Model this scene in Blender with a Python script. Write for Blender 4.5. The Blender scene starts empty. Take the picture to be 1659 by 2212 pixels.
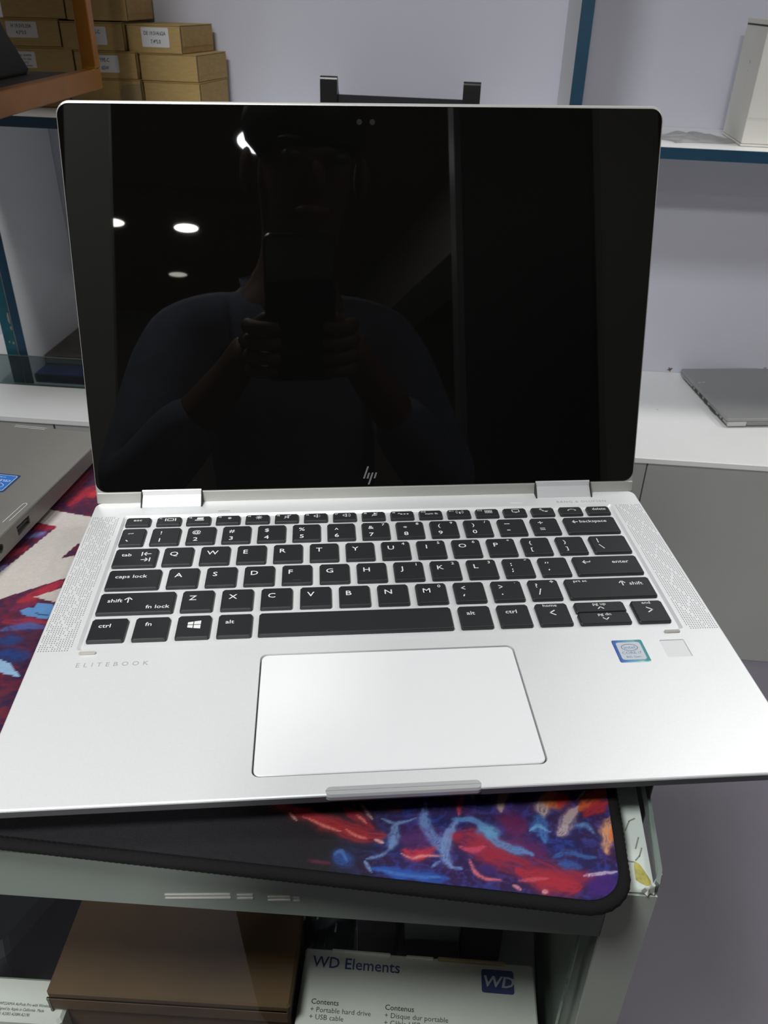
import bpy, bmesh, math, random
import numpy as np
from mathutils import Matrix, Vector
random.seed(7)
SC = bpy.context.scene
COL = SC.collection

# ---------------------------------------------------------------- camera
CAMPOS = Vector((0.0100, -0.1970, 1.0605))
CR = Vector((0.993826, 0.109672, 0.016770))      # right
CU = Vector((-0.072555, 0.528109, 0.846071))     # up
CF = Vector((-0.083934, 0.842065, -0.532806))    # forward
cam = bpy.data.cameras.new('camera')
camo = bpy.data.objects.new('camera', cam)
COL.objects.link(camo)
M = Matrix((( CR.x, CU.x, -CF.x, CAMPOS.x), (CR.y, CU.y, -CF.y, CAMPOS.y), (CR.z, CU.z, -CF.z, CAMPOS.z), (0, 0, 0, 1)))
camo.matrix_world = M
cam.sensor_fit = 'AUTO'
cam.sensor_width = 36.0
cam.lens = 1777.92 / 2212 * 36.0
cam.clip_start = 0.004
cam.dof.use_dof = True
cam.dof.focus_distance = 0.44
cam.dof.aperture_fstop = 38.0
SC.camera = camo

# ---------------------------------------------------------------- world, exposure
w = bpy.data.worlds.new('world')
SC.world = w
w.use_nodes = True
w.node_tree.nodes['Background'].inputs[0].default_value = (0.9, 0.95, 1.0, 1)
w.node_tree.nodes['Background'].inputs[1].default_value = 0.02
SC.view_settings.view_transform = 'Standard'
SC.view_settings.look = 'None'
SC.view_settings.gamma = 1.0
SC.view_settings.use_curve_mapping = False
SC.view_settings.exposure = 0.40
try:
    SC.cycles.use_denoising = True
    SC.cycles.max_bounces = 10
    SC.cycles.transparent_max_bounces = 12
    SC.cycles.sample_clamp_indirect = 6.0
except Exception:
    pass

# ceiling lamps: x, y, diameter, watts, emission of the diffuser, colour
LAMPS = [
    (0.85, 1.02, 0.30, 6.0, 6.0, (1.0, 0.985, 0.95), 'round ceiling downlight above the back cabinet, nearest the wall'),
    (2.00, 0.95, 0.30, 9.0, 6.0, (1.0, 0.985, 0.95), 'round ceiling downlight near the right end of the back wall'),  # added out of view to brighten the right sides of the boxes
    (-0.60, -0.55, 0.46, 20.0, 5.0, (0.985, 0.995, 1.0), 'large round ceiling downlight above the front left of the display counter'),
    (-0.15, -2.15, 0.34, 37.0, 9.0, (1.0, 0.985, 0.96), 'large round ceiling downlight behind the seated person and the partition'),
    (0.34, -3.12, 0.30, 6.0, 14.0, (0.96, 0.97, 1.0), 'bright ceiling downlight mirrored beside the head of the person'),
    (-0.012, -4.37, 0.135, 3.0, 30.0, (1.0, 0.98, 0.88), 'ceiling downlight mirrored as the bright oval in the black screen'),
    (-0.05, -5.38, 0.125, 0.0, 7.0, (1.0, 0.96, 0.82), 'dim ceiling downlight mirrored as the lower grey oval in the screen'),
    (-0.43, -4.35, 0.135, 1.0, 16.0, (1.0, 0.97, 0.85), 'ceiling downlight mirrored at the left edge of the screen'),
]

# ---------------------------------------------------------------- materials
def mat(name, col, rough=0.5, metal=0.0, noise=None, bump=None, spec=0.5, emit=None, coat=0.0):
    m = bpy.data.materials.new(name)
    m.use_nodes = True
    nt = m.node_tree
    b = nt.nodes['Principled BSDF']
    b.inputs['Base Color'].default_value = (*col, 1)
    b.inputs['Roughness'].default_value = rough
    b.inputs['Metallic'].default_value = metal
    b.inputs['Specular IOR Level'].default_value = spec
    b.inputs['Coat Weight'].default_value = coat
    if emit:
        b.inputs['Emission Color'].default_value = (*emit[0], 1)
        b.inputs['Emission Strength'].default_value = emit[1]
    if noise or bump:
        tc = nt.nodes.new('ShaderNodeTexCoord')
    if noise:
        sc, amt = noise[:2]
        stretch = noise[2] if len(noise) > 2 else (1, 1, 1)
        mp = nt.nodes.new('ShaderNodeMapping')
        mp.inputs['Scale'].default_value = stretch
        nt.links.new(tc.outputs['Object'], mp.inputs['Vector'])
        n = nt.nodes.new('ShaderNodeTexNoise')
        n.inputs['Scale'].default_value = sc
        n.inputs['Detail'].default_value = 5
        nt.links.new(mp.outputs['Vector'], n.inputs['Vector'])
        r = nt.nodes.new('ShaderNodeValToRGB')
        r.color_ramp.elements[0].position = 0.3
        r.color_ramp.elements[1].position = 0.7
        r.color_ramp.elements[0].color = (*[c * (1 - amt) for c in col], 1)
        r.color_ramp.elements[1].color = (*[min(1, c * (1 + amt)) for c in col], 1)
        nt.links.new(n.outputs['Fac'], r.inputs['Fac'])
        nt.links.new(r.outputs['Color'], b.inputs['Base Color'])
    if bump:
        n2 = nt.nodes.new('ShaderNodeTexNoise')
        n2.inputs['Scale'].default_value = bump[0]
        n2.inputs['Detail'].default_value = 3
        nt.links.new(tc.outputs['Object'], n2.inputs['Vector'])
        bp = nt.nodes.new('ShaderNodeBump')
        bp.inputs['Strength'].default_value = bump[1]
        bp.inputs['Distance'].default_value = 0.001
        nt.links.new(n2.outputs['Fac'], bp.inputs['Height'])
        nt.links.new(bp.outputs['Normal'], b.inputs['Normal'])
    return m

def glassmat(name, tint, refl=1.0, rough=0.02):
    """thin sheet glass: clear transmission with a fresnel reflection"""
    m = bpy.data.materials.new(name)
    m.use_nodes = True
    nt = m.node_tree
    nt.nodes.remove(nt.nodes['Principled BSDF'])
    out = nt.nodes['Material Output']
    tr = nt.nodes.new('ShaderNodeBsdfTransparent')
    tr.inputs[0].default_value = (*tint, 1)
    gl = nt.nodes.new('ShaderNodeBsdfGlossy')
    gl.inputs['Roughness'].default_value = rough
    fr = nt.nodes.new('ShaderNodeFresnel')
    fr.inputs[0].default_value = 1.45
    mu = nt.nodes.new('ShaderNodeMath'); mu.operation = 'MULTIPLY'
    mu.inputs[1].default_value = refl
    nt.links.new(fr.outputs[0], mu.inputs[0])
    mx = nt.nodes.new('ShaderNodeMixShader')
    nt.links.new(mu.outputs[0], mx.inputs[0])
    nt.links.new(tr.outputs[0], mx.inputs[1])
    nt.links.new(gl.outputs[0], mx.inputs[2])
    nt.links.new(mx.outputs[0], out.inputs[0])
    return m

def filmmat(name, milky):
    """clear plastic film: mostly see-through, slightly milky, soft shine"""
    m = glassmat(name, (0.985, 0.985, 0.99), 1.2, 0.22)
    nt = m.node_tree
    mx = next(n for n in nt.nodes if n.type == 'MIX_SHADER')
    tr = next(n for n in nt.nodes if n.type == 'BSDF_TRANSPARENT')
    tl = nt.nodes.new('ShaderNodeBsdfTranslucent'); tl.inputs[0].default_value = (0.9, 0.9, 0.91, 1)
    df = nt.nodes.new('ShaderNodeBsdfDiffuse'); df.inputs[0].default_value = (0.9, 0.9, 0.91, 1)
    m1 = nt.nodes.new('ShaderNodeMixShader'); m1.inputs[0].default_value = 0.5
    nt.links.new(tl.outputs[0], m1.inputs[1]); nt.links.new(df.outputs[0], m1.inputs[2])
    m2 = nt.nodes.new('ShaderNodeMixShader'); m2.inputs[0].default_value = milky
    nt.links.new(tr.outputs[0], m2.inputs[1]); nt.links.new(m1.outputs[0], m2.inputs[2])
    nt.links.new(m2.outputs[0], mx.inputs[1])
    return m

def attrmat(name, attr, rough, bump=None):
    m = mat(name, (0.5, 0.5, 0.5), rough, bump=bump, spec=0.25)
    nt = m.node_tree
    a = nt.nodes.new('ShaderNodeAttribute')
    a.attribute_name = attr
    nt.links.new(a.outputs['Color'], nt.nodes['Principled BSDF'].inputs['Base Color'])
    return m

MT = {}
def defm(k, *a, **kw):
    MT[k] = mat(k, *a, **kw)
defm('silver', (0.865, 0.885, 0.89), 0.43, 0.36, noise=(900, 0.015))
defm('silver_rim', (0.52, 0.52, 0.50), 0.38, 0.5)
defm('silver_band', (0.50, 0.50, 0.47), 0.42, 0.5)
defm('chrome', (0.66, 0.67, 0.68), 0.38, 0.3)
defm('lip_grey', (0.55, 0.56, 0.57), 0.4, 0.4)
defm('trackpad', (0.88, 0.90, 0.91), 0.42, 0.1)
defm('groove', (0.22, 0.22, 0.22), 0.4, 0.5)
defm('base_under', (0.10, 0.10, 0.11), 0.6)
defm('key', (0.014, 0.016, 0.018), 0.5, noise=(1500, 0.12))
defm('legend', (0.78, 0.79, 0.79), 0.6)
defm('grey_print', (0.36, 0.37, 0.38), 0.6)
defm('hole', (0.06, 0.06, 0.06), 0.9)
defm('grille_hole', (0.19, 0.19, 0.19), 0.9)
defm('rubber', (0.42, 0.41, 0.38), 0.8)
defm('screen', (0.0028, 0.0027, 0.0025), 0.015, spec=0.42)
defm('logo', (0.20, 0.20, 0.21), 0.3, 0.4)
defm('lens', (0.006, 0.006, 0.006), 0.6, spec=0.15)
defm('pad_black', (0.008, 0.008, 0.009), 0.9, bump=(1500, 0.4), spec=0.2)
MT['pad_print'] = attrmat('pad_print', 'print', 0.75, bump=(2500, 0.35))
defm('wall', (0.585, 0.59, 0.67), 0.55, noise=(2.5, 0.03), bump=(60, 0.05))
defm('shop_wall', (0.30, 0.28, 0.25), 0.7, noise=(2, 0.1))
defm('ceiling', (0.16, 0.105, 0.07), 0.7, noise=(3, 0.15))
defm('floor', (0.17, 0.16, 0.195), 0.5, noise=(6, 0.06))
defm('laminate', (0.85, 0.865, 0.86), 0.38, noise=(8, 0.015))
defm('panel_white', (0.66, 0.68, 0.70), 0.5, noise=(5, 0.02))
defm('blue_paint', (0.008, 0.055, 0.105), 0.45, noise=(40, 0.12))
defm('teal_paint', (0.008, 0.10, 0.14), 0.5, noise=(30, 0.2))
defm('door_grey', (0.40, 0.415, 0.39), 0.5, noise=(4, 0.04))
defm('edge_torn', (0.72, 0.73, 0.71), 0.6)
defm('dark_gap', (0.03, 0.03, 0.028), 0.9)
defm('counter_lit', (0.46, 0.49, 0.44), 0.35)  # lighter copy of the counter colour: stronger light on the post painted in
defm('counter', (0.22, 0.255, 0.225), 0.30, noise=(9, 0.03))  # shade over the front rail put into the colour
defm('counter_dark', (0.30, 0.32, 0.30), 0.6)
MT['glass'] = glassmat('glass', (0.95, 0.97, 0.955), 0.7)
MT['glass_front'] = glassmat('glass_front', (0.975, 0.99, 0.98), 0.06)
MT['glass_smoke'] = glassmat('glass_smoke', (0.55, 0.62, 0.62), 0.5)
defm('glass_edge', (0.16, 0.20, 0.18), 0.15)
defm('glass_chip', (0.80, 0.82, 0.76), 0.1)
defm('stain', (0.55, 0.45, 0.10), 0.4, noise=(400, 0.4))
defm('card', (0.47, 0.325, 0.125), 0.8, noise=(60, 0.08, (1, 1, 4)))
defm('card_in', (0.34, 0.25, 0.13), 0.85)
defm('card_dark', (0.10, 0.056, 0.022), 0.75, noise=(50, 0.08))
defm('paper', (0.72, 0.73, 0.74), 0.7)
defm('ink', (0.03, 0.03, 0.035), 0.7)
defm('copper', (0.25, 0.092, 0.010), 0.36, 0.35, noise=(30, 0.12))
defm('brass_glint', (0.90, 0.55, 0.08), 0.22, 0.9)
defm('tray_dark', (0.022, 0.016, 0.012), 0.6)
defm('bag_black', (0.012, 0.013, 0.016), 0.8, bump=(300, 0.3))
defm('black_plastic', (0.012, 0.012, 0.012), 0.30)
defm('offwhite_card', (0.74, 0.73, 0.68), 0.6, noise=(20, 0.02))
defm('laptop_grey', (0.22, 0.217, 0.20), 0.45, 0.35, noise=(700, 0.03))
defm('laptop_grey2', (0.33, 0.335, 0.33), 0.42, 0.4, noise=(700, 0.03))
defm('laptop_light', (0.55, 0.56, 0.55), 0.35, 0.5)
defm('sticker_blue', (0.03, 0.16, 0.52), 0.3)
defm('sticker_edge', (0.05, 0.12, 0.28), 0.2, 0.5)
defm('fingerprint', (0.76, 0.775, 0.78), 0.4, 0.1)
defm('sticker_silver', (0.62, 0.66, 0.70), 0.3, 0.3)
defm('ink_blue', (0.05, 0.07, 0.20), 0.7)
defm('book_blue', (0.012, 0.05, 0.23), 0.55, noise=(50, 0.35))
defm('page_dark', (0.012, 0.014, 0.03), 0.8)
defm('book_brown', (0.085, 0.075, 0.062), 0.7, noise=(80, 0.15))
defm('page_grey', (0.20, 0.19, 0.17), 0.8)
defm('wd_white', (0.62, 0.63, 0.58), 0.55, noise=(14, 0.05))
defm('wd_blue', (0.035, 0.055, 0.18), 0.5)
defm('lime', (0.30, 0.55, 0.03), 0.5)
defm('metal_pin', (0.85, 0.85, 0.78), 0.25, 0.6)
defm('dark_item2', (0.10, 0.105, 0.11), 0.5)
defm('dark_item', (0.010, 0.011, 0.013), 0.6)
defm('grey_item', (0.06, 0.06, 0.06), 0.6)
MT['film'] = filmmat('film', 0.45)
MT['film2'] = glassmat('film2', (0.80, 0.83, 0.86), 2.5, 0.15)
defm('skin', (0.14, 0.07, 0.045), 0.55)
defm('shirt', (0.15, 0.175, 0.235), 0.85, noise=(40, 0.15))
defm('trousers', (0.03, 0.03, 0.04), 0.85)
defm('hair', (0.008, 0.007, 0.006), 0.6)
defm('eye', (0.08, 0.08, 0.08), 0.4)
defm('lamp_rim', (0.75, 0.75, 0.73), 0.5)
defm('post_grey', (0.33, 0.33, 0.30), 0.6)
defm('post_metal', (0.12, 0.12, 0.12), 0.35, 0.3)
defm('smoke_panel', (0.012, 0.012, 0.012), 0.5)
defm('beam', (0.35, 0.34, 0.31), 0.7)

# badge with a blue to teal foil rim
def badge_mat():
    m = mat('badge_foil', (0.1, 0.2, 0.5), 0.25, 0.4)
    nt = m.node_tree
    tc = nt.nodes.new('ShaderNodeTexCoord')
    sp = nt.nodes.new('ShaderNodeSeparateXYZ')
    nt.links.new(tc.outputs['Generated'], sp.inputs[0])
    n = nt.nodes.new('ShaderNodeTexNoise'); n.inputs['Scale'].default_value = 9
    nt.links.new(tc.outputs['Generated'], n.inputs['Vector'])
    ad = nt.nodes.new('ShaderNodeMath'); ad.operation = 'MULTIPLY_ADD'
    nt.links.new(n.outputs['Fac'], ad.inputs[0]); ad.inputs[1].default_value = 0.35
    nt.links.new(sp.outputs[0], ad.inputs[2])
    r = nt.nodes.new('ShaderNodeValToRGB')
    els = r.color_ramp.elements
    els[0].position = 0.1; els[0].color = (0.04, 0.10, 0.42, 1)
    els[1].position = 1.0; els[1].color = (0.08, 0.33, 0.34, 1)
    e = els.new(0.5); e.color = (0.12, 0.30, 0.55, 1)
    e = els.new(1.15 if False else 0.9); e.color = (0.25, 0.50, 0.48, 1)
    nt.links.new(ad.outputs[0], r.inputs[0])
    nt.links.new(r.outputs[0], nt.nodes['Principled BSDF'].inputs['Base Color'])
    return m
MT['badge_foil'] = badge_mat()

# ---------------------------------------------------------------- mesh helpers
def rr(x0, y0, x1, y1, r, n=5):
    """rounded rectangle loop, counter-clockwise"""
    P = []
    for cx, cy, a0 in ((x1 - r, y0 + r, -90), (x1 - r, y1 - r, 0), (x0 + r, y1 - r, 90), (x0 + r, y0 + r, 180)):
        for k in range(n + 1):
            a = math.radians(a0 + 90 * k / n)
            P.append((cx + r * math.cos(a), cy + r * math.sin(a)))
    return P

def circ(cx, cy, r, n=16, ry=None):
    ry = ry or r
    return [(cx + r * math.cos(2 * math.pi * k / n), cy + ry * math.sin(2 * math.pi * k / n)) for k in range(n)]

class MB:
    def __init__(s):
        s.v = []; s.f = []
    def add(s, V, Fs):
        o = len(s.v)
        s.v += [tuple(p) for p in V]
        s.f += [tuple(i + o for i in f) for f in Fs]
        return s
    def loft(s, rings, cap0=True, cap1=True, closed=True):
        o = len(s.v); n = len(rings[0])
        for r in rings:
            s.v += [tuple(p) for p in r]
        for k in range(len(rings) - 1):
            for i in range(n if closed else n - 1):
                j = (i + 1) % n
                s.f.append((o + k * n + i, o + k * n + j, o + (k + 1) * n + j, o + (k + 1) * n + i))
        if cap0: s.f.append(tuple(o + i for i in reversed(range(n))))
        if cap1: s.f.append(tuple(o + (len(rings) - 1) * n + i for i in range(n)))
        return s
    def prism(s, loop, z0, z1):
        return s.loft([[(x, y, z0) for x, y in loop], [(x, y, z1) for x, y in loop]])
    def box(s, x0, y0, z0, x1, y1, z1):
        return s.prism([(x0, y0), (x1, y0), (x1, y1), (x0, y1)], z0, z1)
    def bbox(s, x0, y0, z0, x1, y1, z1, b):
        """box with bevelled edges"""
        R = lambda i, z: [(x, y, z) for x, y in [(x0 + i, y0 + i + b), (x0 + i + b, y0 + i), (x1 - i - b, y0 + i), (x1 - i, y0 + i + b), (x1 - i, y1 - i - b), (x1 - i - b, y1 - i), (x0 + i + b, y1 - i), (x0 + i, y1 - i - b)]]
        return s.loft([R(b, z0), R(0, z0 + b), R(0, z1 - b), R(b, z1)])
    def poly(s, loop, z=0.0):
        o = len(s.v)
        s.v += [(x, y, z) for x, y in loop]
        s.f.append(tuple(o + i for i in range(len(loop))))
        return s
    def stroke(s, pts, wd, z=0.0):
        """flat polyline of given width"""
        for (a, b) in zip(pts[:-1], pts[1:]):
            dx, dy = b[0] - a[0], b[1] - a[1]
            L = math.hypot(dx, dy) or 1e-9
            nx, ny = -dy / L * wd / 2, dx / L * wd / 2
            ex, ey = dx / L * wd * .35, dy / L * wd * .35
            s.poly([(a[0] - ex - nx, a[1] - ey - ny), (b[0] + ex - nx, b[1] + ey - ny), (b[0] + ex + nx, b[1] + ey + ny), (a[0] - ex + nx, a[1] - ey + ny)], z)
        return s
    def tube(s, pts, r, n=8, closed=False, rfun=None, flat=1.0):
        rings = []
        N = len(pts); P = [Vector(p) for p in pts]
        up = Vector((0, 0, 1))
        for i in range(N):
            if closed: t = P[(i + 1) % N] - P[i - 1]
            else: t = P[min(i + 1, N - 1)] - P[max(i - 1, 0)]
            t.normalize()
            u = up if abs(t.dot(up)) < 0.95 else Vector((1, 0, 0))
            a = t.cross(u).normalized(); b = a.cross(t).normalized()
            rad = r * (rfun(i) if rfun else 1)
            rings.append([tuple(P[i] + a * rad * math.cos(2 * math.pi * k / n) + b * rad * flat * math.sin(2 * math.pi * k / n)) for k in range(n)])
        if closed:
            rings.append(rings[0])
            return s.loft(rings, False, False)
        return s.loft(rings)
    def holed(s, outer, holes, z, zs=None, shrink=None):
        """flat top with holes at z; each hole gets walls and a floor at zs[i]"""
        bm = bmesh.new(); edges = []
        for lp in [outer] + holes:
            vs = [bm.verts.new((x, y, z)) for x, y in lp]
            for a, b in zip(vs, vs[1:] + vs[:1]):
                edges.append(bm.edges.new((a, b)))
        bmesh.ops.triangle_fill(bm, use_beauty=True, use_dissolve=False, edges=edges)
        bm.verts.index_update()
        V = [tuple(v.co) for v in bm.verts]; Fs = []
        for f in bm.faces:
            ix = [v.index for v in f.verts]
            if f.normal.z < 0: ix.reverse()
            Fs.append(ix)
        bm.free()
        s.add(V, Fs)
        for i, h in enumerate(holes):
            if zs is None or zs[i] is None: continue
            k = (shrink or {}).get(i, 0.0)
            cx = (min(p[0] for p in h) + max(p[0] for p in h)) / 2; cy = (min(p[1] for p in h) + max(p[1] for p in h)) / 2
            hx = (max(p[0] for p in h) - min(p[0] for p in h)) / 2; hy = (max(p[1] for p in h) - min(p[1] for p in h)) / 2
            low = [(cx + (x - cx) * (1 - k / hx), cy + (y - cy) * (1 - k / hy)) for x, y in h]
            a = [(x, y, z) for x, y in h]; b = [(x, y, zs[i]) for x, y in low]
            o = len(s.v); n = len(h)
            s.v += a + b
            for q in range(n):
                r = (q + 1) % n
                s.f.append((o + q, o + n + q, o + n + r, o + r))
            s.f.append(tuple(o + n + q for q in range(n)))
        return s
    def text(s, txt, x, y, size, z=0.0, align='LEFT', sx=1.12, bold=0.0, spacing=1.0):
        V, Fs, wid = text_geo(txt, bold, spacing)
        off = {'LEFT': 0, 'CENTER': -wid / 2, 'RIGHT': -wid}[align]
        return s.add([(x + (vx + off) * size * sx, y + vy * size, z) for vx, vy in V], Fs)
    def build(s, name, m, parent=None, loc=None, rot=None, smooth=False, link=True):
        me = bpy.data.meshes.new(name)
        me.from_pydata(s.v, [], s.f)
        me.update()
        if m is not None:
            me.materials.append(MT[m] if isinstance(m, str) else m)
        if smooth:
            me.shade_smooth()
        o = bpy.data.objects.new(name, me)
        COL.objects.link(o)
        if parent: o.parent = parent
        if loc: o.location = loc
        if rot: o.rotation_euler = rot
        return o

_TX = {}
def text_geo(txt, bold, spacing):
    k = (txt, bold, spacing)
    if k not in _TX:
        c = bpy.data.curves.new('lettering_curve', 'FONT')
        c.body = txt; c.size = 1.0; c.resolution_u = 2; c.fill_mode = 'FRONT'
        c.offset = bold; c.space_character = spacing
        o = bpy.data.objects.new('lettering_curve', c)
        COL.objects.link(o)
        dg = bpy.context.evaluated_depsgraph_get()
        me = bpy.data.meshes.new_from_object(o.evaluated_get(dg))
        V = [(v.co.x, v.co.y) for v in me.vertices]
        Fs = [tuple(p.vertices) for p in me.polygons]
        x0 = min([v[0] for v in V] or [0]); x1 = max([v[0] for v in V] or [0])
        V = [(a - x0, b) for a, b in V]
        _TX[k] = (V, Fs, x1 - x0)
        bpy.data.objects.remove(o); bpy.data.curves.remove(c); bpy.data.meshes.remove(me)
    return _TX[k]

def thing(name, label, cat, loc=(0, 0, 0), rot=(0, 0, 0), group=None):
    o = bpy.data.objects.new(name, None)
    o.empty_display_size = 0.02
    COL.objects.link(o)
    o.location = loc; o.rotation_euler = rot
    o['label'] = label; o['category'] = cat
    if group: o['group'] = group
    return o
def tag(o, label, cat, group=None):
    o['label'] = label; o['category'] = cat
    if group: o['group'] = group
    return o
def struct(o):
    o['kind'] = 'structure'
    return o

# ================================================================ THE ROOM
XL, XR, YF, YB, ZC = -2.4, 3.4, -6.6, 1.429, 2.5
struct(MB().box(XL, YF, -0.05, XR, YB, 0).build('floor', 'floor'))
struct(MB().box(XL, YF, ZC, XR, YB, ZC + 0.05).build('ceiling', 'ceiling'))
wall_back = struct(MB().box(XL, YB, 0, XR, YB + 0.1, ZC).build('wall_back', 'wall'))
struct(MB().box(XL - 0.1, YF, 0, XL, YB, ZC).build('wall_left', 'shop_wall'))
struct(MB().box(XR, YF, 0, XR + 0.1, YB, ZC).build('wall_right', 'shop_wall'))
struct(MB().box(XL, YF - 0.1, 0, XR, YF, ZC).build('wall_front', 'shop_wall'))
# chipped plaster just above the worktop
for cx, cz, r, n in ((0.426, 0.424, 0.0062, 9), (0.61, 0.4385, 0.0038, 7)):
    lp = []
    for k in range(n):
        a = 2 * math.pi * k / n; q = r * (1.0 if k % 2 else 0.45)
        lp.append((cx + q * math.cos(a), cz + q * math.sin(a) * (0.9 if r > .005 else .3)))
    m = MB(); m.loft([[(x, YB - 0.0002, z) for x, z in lp], [(x, YB - 0.0012, cz + (z - cz) * .6) for x, z in lp]])
    m.build('plaster_chip', mat('chip_brown', (0.13, 0.10, 0.06), 0.9, noise=(600, .6)), wall_back)

# ceiling lamps
for (x, y, d, watt, em, c, lab) in LAMPS:
    t = thing('downlight', lab, 'ceiling light', (x, y, ZC))
    r = d / 2
    MB().loft([[(px, py, z) for px, py in circ(0, 0, q, 40)] for q, z in ((r * 1.14, 0), (r * 1.14, -0.006), (r * 1.02, -0.009), (r, -0.004))], False, False).build('rim', 'lamp_rim', t)
    MB().loft([[(px, py, z) for px, py in circ(0, 0, r, 40)] for z in (-0.001, -0.005)]).build('diffuser', mat('diffuser', (0.9, 0.9, 0.88), 0.4, emit=(c, em)), t)
    if watt:
        ld = bpy.data.lights.new('lamp', 'AREA'); ld.shape = 'DISK'; ld.size = d; ld.energy = watt; ld.color = c
        lo = bpy.data.objects.new('lamp', ld); COL.objects.link(lo); lo.parent = t; lo.location = (0, 0, -0.012)

# shop partition and soffit behind the customer side (mirrored in the screen)
t = thing('partition', 'dark shop partition with grey posts standing behind the person', 'partition', (0.3, -1.4, 0))
MB().box(-0.66, -0.05, 0, -0.563, 0.05, ZC).build('post', 'post_grey', t)
MB().box(0.70, -0.05, 0, 0.88, 0.05, ZC).build('post', 'post_grey', t)
MB().box(0.294, -0.02, 0, 0.312, 0.02, ZC).build('post', 'post_metal', t)
MB().box(0.313, -0.015, 0.02, 0.699, 0.015, ZC - 0.02).build('panel', 'smoke_panel', t)
struct(MB().box(1.30, -5.6, 2.12, 1.62, -2.2, ZC).build('trim_1', 'beam'))
struct(MB().box(-1.4, -3.86, 2.475, 0.75, -3.76, ZC).build('trim_2', mat('trim_brown', (0.12, .06, .04), .7)))

# ================================================================ BACK WALL UNIT
def zshelf(x): return 0.8755 - 0.0126 * x
YS = 1.186
su = thing('shelving_unit', 'white wall shelving with blue painted front edges fixed above the worktop', 'shelf', (0, YS, 0.418))
def SU(x0, y0, z0, x1, y1, z1): return MB().bbox(x0, y0 - YS, z0 - 0.418, x1, y1 - YS, z1 - 0.418, 0.0006)
# shelf board (hangs very slightly lower on the right)
def slope_board(x0, x1, y0, y1, th, dz=0.0):
    m = MB()
    m.loft([[(x, y - YS, zshelf(x) + dz + k - 0.418) for x, y in ((x0, y0), (x1, y0), (x1, y1), (x0, y1))] for k in (-th, 0)])
    return m
sb = slope_board(-0.86, 1.0, YS + 0.001, YB - 0.001, 0.0165).build('shelf_board', 'laminate', su)
slope_board(-0.86, 1.0, YS - 0.0005, YS + 0.001, 0.0163, -0.0002).build('edge_band', 'blue_paint', sb)
tb = SU(-0.86, YS + 0.001, 1.33, 1.0, YB - 0.001, 1.346).build('shelf_board', 'laminate', su)
SU(-0.86, YS - 0.0005, 1.33, 1.0, YS + 0.001, 1.346).build('edge_band', 'blue_paint', tb)
dv = SU(0.1385, YS + 0.001, zshelf(0.1385) + .0004, 0.155, YB - 0.001, 1.3295).build('divider_panel', 'panel_white', su)
SU(0.1375, YS - 0.0005, zshelf(0.1385) + .0004, 0.156, YS + 0.001, 1.3295).build('edge_band', 'blue_paint', dv)
for cz in (1.156, 1.128, 1.245, 1.085, 1.066):
    MB().loft([[(0.1382 + random.uniform(0, .0012) + a, YS - 0.0005 - q - YS, cz + b - 0.418) for a, b in ((0, 0), (.002, -.001), (.0025, .004), (.0004, .005))] for q in (0, .0004)]).build('paint_chip', 'edge_torn', dv)
dl = SU(-0.822, YS + 0.001, 0.4182, -0.8055, YB - 0.001, 0.868).build('divider_panel', 'panel_white', su)
SU(-0.822, YS - 0.0005, 0.4182, -0.8053, YS + 0.001, 0.868).build('edge_band', 'blue_paint', dl)
d2 = SU(-0.8455, YS + 0.001, 0.4182, -0.8235, YB - 0.001, 0.868).build('divider_panel', 'panel_white', su)
SU(-0.8455, YS - 0.0005, 0.4182, -0.8237, YS + 0.001, 0.868).build('edge_band', 'teal_paint', d2)
for (cx, cz, sx, sz) in ((-0.8265, .545, .0022, .012), (-.8255, .527, .002, .004), (-.8275, .498, .002, .0028), (-.835, .500, .0016, .002), (-.826, .455, .001, .001)):
    lp = [(cx + sx * math.cos(a) * random.uniform(.7, 1.2), cz + sz * math.sin(a) * random.uniform(.7, 1.2)) for a in [k * .9 for k in range(7)]]
    MB().loft([[(x, YS - .0005 - q - YS, z - .418) for x, z in lp] for q in (0, .0005)]).build('paint_chip', mat('chip_grey', (.30, .27, .22), .8), d2)
MB().box(-0.838, -.0012, .845 - .418 - .15, -0.8242, -.0004, .875 - .418 - .137).build('paper_tag', 'paper', d2)

cb = thing('base_cabinet', 'low grey cabinet with flat doors under the white worktop', 'cabinet', (0.0, 1.044, 0.0))
MB().box(-1.3, 0.022, 0.012, 1.2, 0.383, 0.4015).build('carcass', 'dark_gap', cb)
for x0, x1 in ((-1.222, -0.706), (-0.703, -0.190), (-0.187, 0.3243), (0.3263, 0.838), (0.841, 1.19)):
    MB().bbox(x0, 0.003, 0.006 if x0 < 0 else 0.0, x1, 0.0205, 0.4075, 0.0008).build('door', 'door_grey', cb)
wt = thing('worktop', 'long white laminate worktop on the grey cabinet by the wall', 'countertop', (0, 1.044, 0.402))
MB().loft([[(x, y, z) for x, y in ((-1.3, a), (0.3255, a), (0.3265, a), (1.2, a), (1.2, 0.384), (-1.3, 0.384))] for a, z in ((0.001, 0.0062), (-0.0008, 0.0066), (-0.0008, 0.0154), (0.0002, 0.016))]).build('board', 'laminate', wt)
MB().loft([[(x, y, .016 + q) for x, y in circ(0.371, 0.196, .0009, 8)] for q in (0, .0003)]).build('speck', 'hole', wt)

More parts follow.
